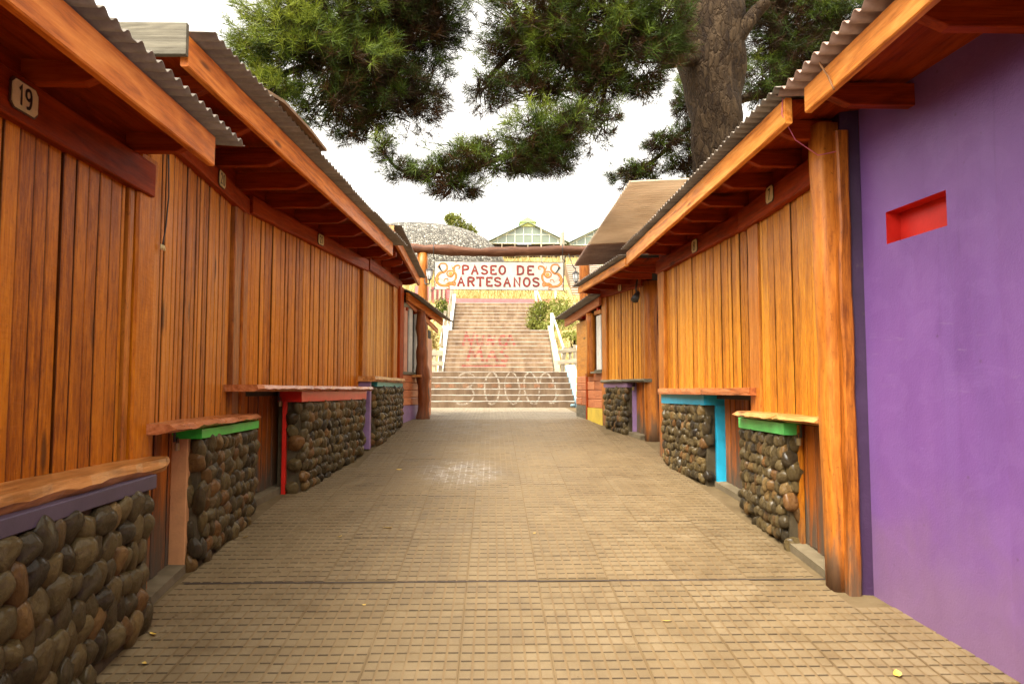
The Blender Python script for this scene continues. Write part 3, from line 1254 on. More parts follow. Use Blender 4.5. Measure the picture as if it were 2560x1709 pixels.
def fascia(F, parent, u0, u1, zb0, zb1, h, mat, th=.04, name='fascia', n=8):
    secs = []
    for i in range(n + 1):
        t = i / n
        zb = zb0 + (zb1 - zb0) * t + random.uniform(-.0015, .0015)
        secs.append((u0 + (u1 - u0) * t, -th, 0, zb, zb + h))
    V, fs, G = sweep(F, 'u', secs, .006)
    return mk(name, V, fs, mat, parent, G)


def roof(E0, E1, zb0, zb1, h, flip, depth, parent, mats, over=.07, pitch=.06, u_ext=(0.0, .12), amp=.011, pitchw=.085, ragged=.02, fas=True, lift=.014):
    """fascia + boarded deck + corrugated sheet. returns the eave frame"""
    F = Fr(E0, E1, flip)
    L = F.L

    def zt(u):
        return zb0 + h + (zb1 - zb0) * u / L
    if fas:
        fascia(F, parent, 0, L, zb0, zb1, h, mats[0])
    V, fs, G = sweep(F, 'w', [(-.045, 0.005, L - .005, 0, 0), (-depth, 0.005, L - .005, 0, 0)], .0)
    # deck: two-section slab following the eave height
    V, G = [], []
    for u in (0.01, L - .01):
        for (w, dz) in ((-.042, -.03), (-depth, -.03 + pitch * depth), (-depth, -.008 + pitch * depth), (-.042, -.008)):
            V.append(F.m(u, w, zt(u) + dz))
            G.append((u, w, dz))
    fs = [(0, 1, 2, 3), (4, 5, 6, 7), (0, 1, 5, 4), (1, 2, 6, 5), (2, 3, 7, 6), (3, 0, 4, 7)]
    mk('roof_deck', V, fs, M['red'], parent, G)
    corrugated('roof_sheet', F, -u_ext[0], L + u_ext[1], -depth, over, lambda u, w: zt(u) + lift + amp + pitch * (-w), mats[1], parent, pitch=pitchw, amp=amp, ragged=ragged)
    return F


def gate(F, parent, u0, u1, w, ztop, mat, label=None):
    """low plank gate with a concrete threshold in front of it"""
    zb = max(F.g(u0), F.g(u1)) + .045
    g = empty('gate', F.m((u0 + u1) / 2, w, zb))
    g.parent = parent
    g.location = WO[g.name] - WO[parent.name]
    planks(F, g, u0, u1, lambda u: F.g(u) + .055, ztop, mat, .065, .12, w)
    V, G, fs = [], [], []
    for u in (u0 - .02, u1 + .02):
        zz = F.g(u, w)
        for (ww, z) in ((w - .05, zz - .03), (w + .10, zz - .03), (w + .10, zz + .045), (w - .05, zz + .05)):
            V.append(F.m(u, ww, z))
            G.append((u, ww, z))
    fs = [(0, 1, 2, 3), (4, 5, 6, 7), (0, 1, 5, 4), (1, 2, 6, 5), (2, 3, 7, 6), (3, 0, 4, 7)]
    mk('threshold', V, fs, M['concrete'], parent, G)
    return g


def padlock(F, u, w, z, label):
    p = empty('padlock', F.m(u, w, z), label, 'padlock', 'padlocks on the counter gates')
    sx, sh = .022, .045
    V, fs, G = sweep(F, 'z', [(z, u - sx, u + sx, w, w + .018), (z + sh, u - sx, u + sx, w, w + .018)], .005)
    mk('lock_body', V, fs, M['brass'], p, G)
    pts = [F.m(u + x, w + .009, z + sh + zz) for x, zz in ((-.014, -.004), (-.014, .02), (-.008, .032), (.008, .032), (.014, .02), (.014, -.004))]
    tube('shackle', pts, .0035, M['iron'], p)
    V, fs, G = sweep(F, 'z', [(z + .05, u - .012, u + .012, w - .012, w - .002), (z + .13, u - .012, u + .012, w - .012, w - .002)], .002)
    mk('hasp', V, fs, M['iron'], p, G)
    return p


def number_plate(F, u, w, z, sw, sh, text, label, tilt=0.0):
    p = empty('number_plate', F.m(u, w, z), label, 'number sign', 'stall number plates on the header beams')
    # enamel plate with clipped corners and a thin dark rim
    def plate(name, s, w0, w1, mat):
        c = .16 * min(sw, sh)
        a, b = sw / 2 - s, sh / 2 - s
        o = [(-a + c, -b), (a - c, -b), (a, -b + c), (a, b - c), (a - c, b), (-a + c, b), (-a, b - c), (-a, -b + c)]
        V = [F.m(u + x, w0, z + y) for x, y in o] + [F.m(u + x, w1, z + y) for x, y in o]
        fs = [tuple(range(8)), tuple(range(8, 16))] + [(i, (i + 1) % 8, 8 + (i + 1) % 8, 8 + i) for i in range(8)]
        mk(name, V, fs, mat, p)
    plate('rim', 0, w, w + .006, M['brown_line'])
    plate('face', .006, w + .004, w + .009, M['cream'])
    sg = -1 if F.flip else 1
    h = sh * .62
    st, xe = text_strokes(text, 0, 0, h, .12)
    # text direction reads left to right for somebody facing the wall
    def place(x, y, d):
        return F.m(u + sg * (x - (xe - .12 * h) / 2), w + .0095 + d, z + y - h / 2)
    V, fs = flat_strokes(st, h * .17, place, .0004)
    mk('numeral', V, fs, M['black'], p, recalc=False)
    return p


KG = 'market kiosks lining the walkway'

# ================================================================== LEFT, kiosk 19
def kiosk_nineteen():
    k = empty('market_kiosk', (-1.85, 2.6, gz(2.6)), 'nearest orange plank kiosk with a dull violet band over large river stones', 'kiosk', KG)
    F = Fr((-1.83, -9.0), (-1.83, 3.92))  # lengthened unseen behind the camera to close off light
    U = F.uy
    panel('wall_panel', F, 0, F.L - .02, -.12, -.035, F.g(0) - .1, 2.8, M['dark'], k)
    panel('side_wall', F, 0, U(2.0), -.035, 0, .2, 2.6, M['wall_l'], k)
    planks(F, k, U(2.0), U(3.66), 1.1, 2.56, M['wall_l'], .06, .11, gap=(.006, .010))
    timber('post', F, 'z', .3, 2.72, U(3.672), U(3.72), -.06, .012, M['post'], k, .006, 6, .002)
    timber('post', F, 'z', .3, 2.72, U(3.735), U(3.93), -.06, .028, M['wall_l'], k, .012, 8, .004)
    timber('header_beam', F, 'u', 0, U(3.862), -.03, .045, 2.515, 2.69, M['red'], k, .006, 10, .002)
    panel('header_board', F, 0, U(3.86), -.03, .0, 2.69, 2.84, M['red'], k)
    rafters(F, k, [U(y) for y in (1.2, 2.02, 2.84, 3.66)], -.25, .36, 2.69, 2.80, M['red'])
    roof((-1.42, -9.0), (-1.42, 3.715), 2.582, 2.642, .155, False, 2.6, k, (M['fascia'], M['tin']), over=.085, u_ext=(0, .20), amp=.013)
    shelf(F, k, U(.5), U(3.925), -.03, .20, 1.083, 1.155, M['shelf_y'], 40, .02, .022, wl=lambda u: 1.83 - 1.612 - .045 * (F.y(u) - 2.4))
    P = Fr((-1.51, 1.0), (-1.672, 3.70))
    band = block('counter_base', P, 0, P.L, -.30, -.018, 1.02, M['mortar'], k)
    timber('counter_band', P, 'u', 0, P.L + .005, -.28, .012, 1.018, 1.083, M['violetg'], band, .004, 4, .002)
    stones(band, P, 1.2, P.L + .01, -.012, lambda u: P.g(u), 1.02, .108, .128, STONE_HI, .048)
    # far end of the counter
    E = Fr((-1.67, 3.70), (-1.95, 3.71))
    return k


kiosk_nineteen()


# ================================================================== LEFT, kiosks 20 and 21 under one roof
def kiosk_twenty():
    k = empty('market_kiosk', (-1.9, 4.0, gz(4.0)), 'orange plank kiosk with plates 20 and 21 over green and red painted counters', 'kiosk', KG)
    F = Fr((-1.865, 3.94), (-1.985, 5.74))
    U = F.uy
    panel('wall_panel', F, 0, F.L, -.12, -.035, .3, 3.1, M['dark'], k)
    planks(F, k, U(4.1), U(5.52), 1.29, 2.93, M['wall_m'], .05, .085)
    timber('post', F, 'z', .38, 3.0, U(3.945), U(4.09), -.05, .012, M['wall_m'], k, .012, 8, .004)
    timber('post', F, 'z', .5, 3.0, U(5.535), U(5.72), -.05, .03, M['post'], k, .008, 8, .003)
    timber('post', F, 'z', .5, 3.0, U(5.725), U(5.86), -.05, .045, M['wall_l'], k, .01, 8, .003)
    timber('header_beam', F, 'u', U(3.99), U(5.84), -.03, .05, 2.895, 3.03, M['red'], k, .006, 6, .002)
    gate(F, k, U(3.99), U(4.53), -.02, 1.27, M['gate'])
    timber('jamb', F, 'z', F.g(U(4.55)), 1.23, U(4.47), U(4.56), -.02, .075, M['peach'], k, .004)
    P = Fr((-1.775, 4.535), (-1.822, 5.70))
    b = block('counter_base', P, 0, P.L, -.18, -.012, 1.21, M['mortar'], k)
    timber('counter_band', P, 'u', -.06, P.L + .01, -.18, .03, 1.208, 1.268, M['green'], b, .003, 3, .001)
    timber('paint_edge', P, 'z', P.g(0), 1.208, -.012, .0, -.192, -.176, M['green'], b, .002)
    stones(b, P, .0, P.L, -.002, lambda u: P.g(u), 1.21, .078, .105, STONE_HI, .044)
    E = Fr((-1.955, 4.53), (-1.765, 4.53))
    stones(b, E, .06, E.L + .02, .0, lambda u: P.g(0), 1.21, .10, .12, STONE_HI, .040)
    shelf(F, k, U(3.88), U(5.66), -.02, .215, 1.268, 1.322, M['shelf'], 30, .022, .085, split=U(4.75), wl=lambda u: .225)
    # bay of 21
    H = Fr((-1.985, 5.76), (-1.525, 8.78))
    V_ = H.uy
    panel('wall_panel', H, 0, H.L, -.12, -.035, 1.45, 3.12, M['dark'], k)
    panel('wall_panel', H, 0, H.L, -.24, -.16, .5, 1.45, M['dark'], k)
    planks(H, k, V_(5.88), V_(8.60), 1.53, 2.95, M['wall_l'], .06, .105)
    timber('post', H, 'z', .75, 2.98, V_(8.62), V_(8.78), -.04, .03, M['wall_l'], k, .008, 8, .003)
    timber('header_beam', H, 'u', V_(5.86), V_(8.75), -.03, .05, 2.92, 3.06, M['red'], k, .006, 6, .002)
    gate(H, k, V_(5.9), V_(6.64), -.06, 1.48, M['gate'])
    timber('side_post', Fr((-1.825, 6.452), (-1.785, 6.452)), 'z', gz(6.45) - .02, 1.40, 0, .036, -.08, 0, M['redp'], k, .003)
    Q = Fr((-1.672, 6.475), (-1.445, 8.36))
    c = block('counter_base', Q, 0, Q.L, -.20, -.012, 1.40, M['mortar'], k)
    timber('counter_band', Q, 'u', -.03, Q.L + .01, -.20, .02, 1.398, 1.49, M['redp'], c, .003, 3, .001)
    stones(c, Q, .0, Q.L, -.002, lambda u: Q.g(u), 1.40, .084, .10, STONE_HI, .044)
    E = Fr((-1.785, 6.47), (-1.668, 6.47))
    stones(c, E, .0, E.L + .02, .0, lambda u: Q.g(0), 1.40, .09, .115, STONE_HI, .040)
    Sx = Fr((-1.735, 5.40), (-1.40, 8.50))
    shelf(Sx, k, 0, Sx.L, -.30, .055, 1.49, 1.54, M['shelf'], 40, .018, .035, split=1.15)
    # shared roof
    R = roof((-1.478, 3.50), (-1.150, 8.42), 3.066, 3.05, .158, False, 2.3, k, (M['fascia'], M['tin']), over=.10, u_ext=(-.02, .30), pitch=.05, ragged=.03)
    W = Fr((-1.478, 3.50), (-1.150, 8.42))
    rafters(W, k, [.35 + .58 * i for i in range(9)], -.75, -.05, 3.045, 3.17, M['red'], .055)
    timber('barge_board', Fr((-1.472, 3.485), (-2.7, 3.50), True), 'u', 0, 1.2, 0, .03, 3.105, 3.265, M['gray'], k, .004, 4, .002)
    # a loose board laid on the edge of the tin
    V, G, fs = [], [], []
    for (u, dw, dz) in ((.72, .07, .0), (.95, .135, .0), (1.45, .15, -.008), (1.86, .13, -.002)):
        for (w, z) in ((-.5, 3.30), (dw, 3.262 + dz), (dw, 3.282 + dz), (-.5, 3.32)):
            V.append(W.m(u, w, z))
            G.append((u, w, z))
    for i in range(3):
        for j in range(4):
            fs.append((i * 4 + j, i * 4 + (j + 1) % 4, i * 4 + 4 + (j + 1) % 4, i * 4 + 4 + j))
    fs += [(0, 1, 2, 3), (12, 13, 14, 15)]
    mk('patch_board', V, fs, M['ply'], k, G)
    panel('header_board', F, U(3.99), F.L, -.03, .0, 3.03, 3.228, M['red'], k)
    panel('header_board', H, 0, H.L, -.03, .0, 3.06, 3.228, M['red'], k)
    return k, F, H


K20, F20, F21 = kiosk_twenty()


# ================================================================== LEFT, teal kiosk
def kiosk_teal():
    k = empty('market_kiosk', (-1.5, 8.9, gz(8.9)), 'small plank kiosk with a teal counter band beside the mauve post', 'kiosk', KG)
    F = Fr((-1.525, 8.80), (-1.37, 10.78))
    U = F.uy
    panel('wall_panel', F, 0, F.L, -.10, -.035, .8, 3.2, M['dark'], k)
    planks(F, k, U(8.82), U(10.24), 1.64, 2.97, M['wall_r'], .06, .10)
    timber('post', F, 'z', .95, 3.0, U(10.26), U(10.52), -.04, .035, M['post'], k, .008, 6, .003)
    timber('post', F, 'z', .95, 3.0, U(10.53), U(10.78), -.04, .07, M['red'], k, .008, 6, .003)
    timber('header_beam', F, 'u', U(8.82), U(10.76), -.03, .05, 2.955, 3.09, M['red'], k, .006, 6, .002)
    panel('header_board', F, 0, F.L, -.03, .0, 3.09, 3.3, M['red'], k)
    timber('side_post', F, 'z', gz(8.7), 1.60, -.20, -.13, -.03, .12, M['mauve'], k, .003)
    P = Fr((-1.385, 8.82), (-1.30, 10.56))
    b = block('counter_base', P, 0, P.L, -.2, -.012, 1.545, M['mortar'], k)
    timber('counter_band', P, 'u', -.03, P.L + .01, -.17, .02, 1.543, 1.60, M['teal'], b, .003, 3, .001)
    stones(b, P, .0, P.L, -.002, lambda u: P.g(u), 1.545, .075, .092, STONE_LO, .05)
    E = Fr((-1.55, 8.815), (-1.38, 8.815))
    stones(b, E, .03, E.L + .02, .0, lambda u: P.g(0), 1.545, .10, .105, STONE_LO, .045)
    S_ = Fr((-1.40, 8.55), (-1.29, 10.58))
    shelf(S_, k, 0, S_.L, -.22, .06, 1.60, 1.664, M['shelf_y'], 20, .015, .02)
    roof((-1.165, 8.62), (-1.110, 11.20), 3.29, 3.10, .125, False, 2.0, k, (M['fascia'], M['tin']), over=.085, u_ext=(.04, .1), pitch=.05)
    W = Fr((-1.165, 8.62), (-1.110, 11.20))
    rafters(W, k, [.5 + .55 * i for i in range(5)], -.6, -.05, 3.13, 3.22, M['red'], .05)
    timber('barge_board', Fr((-1.16, 8.60), (-2.2, 8.60), True), 'u', 0, 1.0, 0, .03, 3.30, 3.44, M['shelf_y'], k, .004)


kiosk_teal()


def cedar_wall(F, parent, u0, u1, z0, z1, n=4, joint=None):
    """short horizontal cedar boards, each its own piece"""
    z = z0
    hs_ = (z1 - z0) / n
    for i in range(n):
        cut = [u0, joint if joint else (u0 + u1) / 2 + random.uniform(-.03, .03), u1]
        for a, b in zip(cut, cut[1:]):
            timber('plank', F, 'u', a + .002, b - .002, -.02, random.uniform(.008, .016), z + .002, z + hs_ - .002, M['cedar'], parent, .008, 2, .001)
        z += hs_


# ================================================================== LEFT, window shop at the far end
def shop_left():
    k = empty('window_shop', (-1.3, 11.0, gz(11.0)), 'little shop with a dark window, cedar boards and a violet plinth beyond the teal counter', 'shop')
    F = Fr((-1.34, 10.80), (-1.145, 11.64))
    panel('wall_panel', F, 0, F.L, -.10, -.03, 1.0, 2.95, M['dark'], k)
    V_ = block('plinth', F, -.02, F.L + .02, -.05, .03, 1.27, M['mauve'], k)
    cedar_wall(F, k, 0, F.L * .98, 1.27, 1.73, 4)
    w = empty('window', F.m(F.L * .45, 0, 1.75))
    w.parent = k
    w.location = WO[w.name] - WO[k.name]
    panel('pane', F, .03, F.L * .9, -.03, -.012, 1.76, 2.75, M['darkglass'], w)
    for (a, b) in ((.10, .24), (.33, .47), (.60, .70)):
        panel('shutter_strip', F, a, b, -.01, .012, 1.77, 2.74, M['pinkb'] if a < .2 else M['whitep'], w)
    for (a, b, c, d) in ((0, F.L * .92, 1.735, 1.775), (0, F.L * .92, 2.74, 2.80)):
        panel('frame', F, a, b, -.012, .022, c, d, M['gray'], w)
    timber('window_shelf', F, 'u', .45, F.L + .10, .0, .16, 1.70, 1.735, M['shelf_y'], k, .004)
    P = [(-1.055, 11.34, gz(11.3) - .05), (-1.045, 11.34, 1.35), (-1.075, 11.34, 1.8), (-1.085, 11.34, 2.2), (-1.10, 11.34, 2.72)]
    log('rustic_post', lerp_pts(P, 4), [.105 - .0020 * i + .010 * math.sin(i * 1.9) for i in range(17)], M['log'], k, 12, .35)
    G2 = Fr((-1.145, 11.66), (-1.04, 12.45))
    panel('wall_panel', G2, 0, G2.L, -.08, 0, 1.0, 2.5, M['dark'], k)
    panel('salmon_board', G2, .05, G2.L, .0, .02, 1.70, 2.36, M['pinkb'], k)
    cedar_wall(G2, k, .05, G2.L, 1.06, 1.69, 4)
    roof((-1.245, 10.86), (-.825, 12.28), 2.835, 2.585, .115, False, 1.7, k, (M['fascia'], M['tin']), over=.15, u_ext=(.0, .12), pitch=.42)
    W = Fr((-1.245, 10.86), (-.825, 12.28))
    rafters(W, k, [.1, .5, .9, 1.3], -.5, -.05, 2.66, 2.74, M['red'], .05)
    # lower gutter board
    fascia(Fr((-1.27, 10.95), (-.90, 12.3)), k, 0, 1.38, 2.80, 2.45, .085, M['cedar'], .03, 'gutter_board')


shop_left()


# ================================================================== RIGHT, purple building
def purple_building():
    k = empty('painted_building', (2.3, 2.5, gz(2.5)), 'purple stucco building with a small red niche at the right edge', 'building')
    F = Fr((2.098, 4.045), (2.198, 3.086))
    U = lambda y: (4.045 - y) / -F.d.y
    X = lambda u: F.m(u, 0, 0)
    # wall line bends outward a little towards the viewer
    B = Fr((2.198, 3.086), (2.62, -9.0))  # runs on unseen behind the camera, lengthened to close off light
    us = [0, .04, U(3.835), U(3.385), F.L]
    zs = [None, 1.2, 2.282, 2.455, 3.3]
    V, fs = [], []
    nz = len(zs)

    def zz(i, u, Fx):
        return Fx.g(u) - .03 if zs[i] is None else zs[i]
    cols = [(F, u) for u in us] + [(B, t) for t in (1.0, 3.0, B.L)]
    for Fx, u in cols:
        for i in range(nz):
            V.append(Fx.m(u, 0, zz(i, u, Fx)))
    for c in range(len(cols) - 1):
        for i in range(nz - 1):
            if c == 2 and i == 2:
                continue
            a = c * nz + i
            fs.append((a, a + nz, a + nz + 1, a + 1))
    # thickness at the far end
    n = len(V)
    for i in range(nz):
        V.append(F.m(.0, -.35, zz(i, 0, F)))
    for i in range(nz - 1):
        fs.append((i, i + 1, n + i + 1, n + i))
    # back face and top
    n2 = len(V)
    for Fx, u in ((F, 0), (B, B.L)):
        for z in (Fx.g(u) - .03, 3.3):
            V.append(Fx.m(u, -2.4, z))
    fs.append((n2, n2 + 1, n2 + 3, n2 + 2))
    mk('wall', V, fs, M['purple'], k, recalc=False)
    a, b = U(3.835), U(3.385)
    V = []
    for w in (0, -.085):
        V += [F.m(a, w, 2.282), F.m(b, w, 2.282), F.m(b, w, 2.455), F.m(a, w, 2.455)]
    mk('niche', V, [(4, 5, 6, 7), (0, 1, 5, 4), (1, 2, 6, 5), (2, 3, 7, 6), (3, 0, 4, 7)], M['palevio'], k, recalc=False)
    # narrow return strip beside the log post, slightly bowed
    V, fs = [], []
    for i in range(9):
        t = i / 8
        z = gz(4.05) - .03 + t * 2.9
        bow = .008 * math.sin(t * 6) + .02 * (1 - t)
        for (x, y) in ((2.0 + bow * .8, 4.066), (2.098 + bow * .3, 4.047), (2.098 + bow * .3, 4.20), (2.0 + bow * .8, 4.20)):
            V.append((x, y, z))
    for i in range(8):
        for j in range(4):
            fs.append((i * 4 + j, i * 4 + (j + 1) % 4, i * 4 + 4 + (j + 1) % 4, i * 4 + 4 + j))
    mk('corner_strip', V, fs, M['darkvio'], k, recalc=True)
    mk('side_wall', [(2.08, 4.21, .3), (4.4, 4.3, .3), (4.4, 4.3, 3.3), (2.08, 4.21, 3.3)], [(0, 1, 2, 3)], M['purple'], k)
    R = roof((1.665, -9.0), (1.645, 3.725), 2.975, 2.955, .140, True, 3.2, k, (M['fascia_r'], M['tin_warm']), over=.085, u_ext=(0, .18), pitch=.05, amp=.017, pitchw=.10)
    W = Fr((1.665, -9.0), (1.645, 3.725), True)
    rafters(W, k, [W.L - .12 - .80 * i for i in range(5)], -.62, -.05, 2.945, 3.06, M['red'], .06)
    # cracked foot of the render
    return k


purple_building()


# ================================================================== RIGHT, kiosks 7 and 8
def kiosk_seven():
    k = empty('market_kiosk', (2.05, 4.3, gz(4.3)), 'honey plank kiosk with plates 7 and 8 over light green and sky blue counters', 'kiosk', KG)
    F = Fr((2.035, 4.20), (2.055, 5.86), True)
    U = F.uy
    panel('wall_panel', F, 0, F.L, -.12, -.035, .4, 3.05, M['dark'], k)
    planks(F, k, U(4.26), U(5.50), 1.30, 2.82, M['wall_r'], .07, .14)
    pts = [(1.978 + .004 * math.sin(i * 1.3) - .0025 * i, 4.165, gz(4.1) - .04 + i * .27) for i in range(11)]
    log('corner_post', pts, [.078 + .003 * math.sin(i * 2.1) for i in range(11)], M['post'], k, 20, .14, .6)
    timber('post_slab', Fr((1.962, 4.052), (2.035, 4.052)), 'z', .37, 2.98, 0, .070, -.10, .022, M['post'], k, .010, 14, .006)
    timber('post', F, 'z', .5, 2.85, U(5.52), U(5.74), -.04, .014, M['post'], k, .006, 8, .003)
    timber('header_beam', F, 'u', U(4.22), U(5.84), -.03, .05, 2.785, 2.955, M['red'], k, .006, 6, .002)
    panel('header_board', F, 0, F.L, -.03, .0, 2.955, 3.12, M['red'], k)
    gate(F, k, U(4.27), U(4.84), -.012, 1.27, M['gate'])
    timber('jamb', F, 'z', F.g(U(4.84)), 1.27, U(4.80), U(4.86), -.01, .02, M['wall_r'], k, .003)
    P = Fr((1.958, 4.855), (1.985, 5.80), True)
    b = block('counter_base', P, 0, P.L, -.10, -.012, 1.205, M['mortar'], k)
    timber('counter_band', P, 'u', -.02, P.L + .01, -.10, .022, 1.203, 1.283, M['lime'], b, .003, 3, .001)
    stones(b, P, .0, P.L, -.002, lambda u: P.g(u), 1.205, .064, .092, STONE_HI, .040)
    E = Fr((2.075, 4.85), (1.955, 4.85), True)
    stones(b, E, .0, E.L + .02, .0, lambda u: P.g(0), 1.205, .095, .112, STONE_HI, .040)
    shelf(F, k, U(4.27), U(5.74), -.02, .17, 1.287, 1.338, M['shelf_y'], 30, .018, .08, split=U(4.95), wl=lambda u: .165)
    H = Fr((2.085, 5.86), (1.905, 8.24), True)
    V_ = H.uy
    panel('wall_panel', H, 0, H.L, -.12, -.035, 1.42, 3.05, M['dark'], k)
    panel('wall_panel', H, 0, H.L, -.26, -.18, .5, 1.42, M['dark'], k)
    planks(H, k, V_(5.88), V_(7.98), 1.50, 2.85, M['wall_r'], .06, .11)
    timber('post', H, 'z', .7, 2.86, V_(7.99), V_(8.20), -.04, .035, M['post'], k, .008, 6, .004)
    timber('header_beam', H, 'u', V_(5.88), V_(8.22), -.03, .05, 2.815, 2.96, M['red'], k, .006, 6, .002)
    panel('header_board', H, 0, H.L, -.03, .0, 2.96, 3.10, M['red'], k)
    gate(H, k, V_(5.9), V_(6.66), -.105, 1.45, M['gate'])
    Q = Fr((1.958, 6.70), (1.825, 7.78), True)
    c = block('counter_base', Q, 0, Q.L, -.16, -.012, 1.365, M['mortar'], k)
    timber('counter_band', Q, 'u', -.02, Q.L + .01, -.10, .02, 1.363, 1.458, M['blue'], c, .003, 3, .001)
    timber('counter_band', Fr((2.15, 6.672), (1.94, 6.672), True), 'u', 0, .20, -.05, .0, 1.363, 1.456, M['blue'], c, .003)
    stones(c, Q, .0, Q.L, -.002, lambda u: Q.g(u), 1.365, .066, .090, STONE_HI, .040)
    E = Fr((2.045, 6.695), (1.955, 6.695), True)
    stones(c, E, .0, E.L + .02, .0, lambda u: Q.g(0), 1.365, .085, .10, STONE_HI, .034)
    timber('side_post', Fr((2.132, 6.655), (2.042, 6.655), True), 'z', gz(6.66) - .02, 1.363, 0, .085, -.05, .0, M['blue'], k, .003)
    Sx = Fr((1.985, 5.60), (1.78, 7.80), True)
    shelf(Sx, k, 0, Sx.L, -.20, .02, 1.46, 1.518, M['shelf'], 30, .008, .006, split=1.0)
    roof((1.612, 3.90), (1.528, 8.22), 2.965, 2.925, .145, True, 2.6, k, (M['fascia_r'], M['tin']), over=.07, u_ext=(.08, -.02), pitch=.05)
    W = Fr((1.612, 3.90), (1.528, 8.22), True)
    rafters(W, k, [.28 + .52 * i for i in range(8)], -.62, -.05, 2.97, 3.085, M['red'], .05)
    return k, F, H


K7, F7, F8 = kiosk_seven()


# ================================================================== RIGHT, mauve kiosk
def kiosk_mauve():
    k = empty('market_kiosk', (1.9, 9.3, gz(9.3)), 'small plank kiosk with a mauve counter band and big log post', 'kiosk', KG)
    F = Fr((1.985, 9.20), (1.62, 10.62), True)
    U = F.uy
    panel('wall_panel', F, 0, F.L, -.12, -.035, .8, 3.0, M['dark'], k)
    planks(F, k, U(9.34), U(10.42), 1.60, 2.90, M['wall_r'], .06, .11)
    timber('post', F, 'z', 1.0, 2.9, U(10.44), U(10.60), -.04, .03, M['post'], k, .008, 6, .004)
    pts = [(2.018 + .006 * math.sin(i * 1.7), 9.24, gz(9.2) - .05 + i * .23) for i in range(10)]
    log('corner_post', pts, [.088 + .004 * math.sin(i * 1.6) for i in range(10)], M['post'], k, 14, .15, .75)
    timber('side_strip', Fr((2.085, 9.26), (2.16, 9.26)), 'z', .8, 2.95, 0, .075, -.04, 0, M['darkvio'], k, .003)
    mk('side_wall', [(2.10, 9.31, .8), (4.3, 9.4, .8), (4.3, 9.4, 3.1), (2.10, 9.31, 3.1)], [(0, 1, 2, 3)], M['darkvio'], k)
    timber('header_beam', F, 'u', U(9.3), U(10.6), -.03, .05, 2.84, 2.965, M['red'], k, .006, 5, .002)
    panel('header_board', F, 0, F.L, -.03, 0, 2.965, 3.02, M['red'], k)
    gate(F, k, U(9.32), U(9.62), -.02, 1.6, M['gate'])
    P = Fr((1.798, 9.66), (1.600, 10.30), True)
    b = block('counter_base', P, 0, P.L, -.16, -.012, 1.54, M['mortar'], k)
    timber('counter_band', P, 'u', -.02, P.L + .02, -.12, .02, 1.538, 1.60, M['mauve'], b, .003, 3, .001)
    stones(b, P, .0, P.L, -.002, lambda u: P.g(u), 1.54, .066, .09, STONE_LO, .045)
    E = Fr((1.86, 9.655), (1.795, 9.655), True)
    stones(b, E, .0, E.L + .02, .0, lambda u: P.g(0), 1.54, .08, .105, STONE_LO, .04)
    timber('side_post', Fr((1.915, 9.64), (1.855, 9.64), True), 'z', gz(9.6) - .02, 1.60, 0, .06, -.04, 0, M['mauve'], k, .003)
    Sx = Fr((1.90, 9.12), (1.545, 10.36), True)
    shelf(Sx, k, 0, Sx.L, -.14, .02, 1.602, 1.645, M['gray'], 20, .012, .02, split=.62)
    roof((1.526, 8.28), (1.238, 10.46), 2.922, 2.885, .098, True, 2.4, k, (M['fascia_r'], M['tin']), over=.07, u_ext=(.0, .08), pitch=.05)
    W = Fr((1.526, 8.28), (1.238, 10.46), True)
    rafters(W, k, [.3 + .5 * i for i in range(5)], -.6, -.05, 2.90, 2.975, M['red'], .05)
    # raised tin awning above the roof, lapped from two runs of sheet
    A = Fr((1.285, 6.72), (1.235, 10.75), True)
    corrugated('awning_sheet', A, 0, 2.75, -1.9, 0, lambda u, w: 3.445 - .018 * u - w * .06, M['fibre'], k, pitch=.085, amp=.017)
    corrugated('awning_sheet', A, 2.66, A.L, -1.9, .015, lambda u, w: 3.425 - .018 * u - w * .06, M['tin_warm'], k, pitch=.085, amp=.017)
    for u in (.25, 2.0, 3.8):
        timber('purlin', A, 'w', -1.85, -1.0, u - .03, u + .03, 3.36 - .018 * u, 3.42 - .018 * u, M['red'], k, .004)
    for u in (.25, 2.0, 3.8):
        timber('prop', A, 'z', 3.05, 3.40 - .018 * u, u - .03, u + .03, -1.5, -1.44, M['red'], k, .004)


kiosk_mauve()


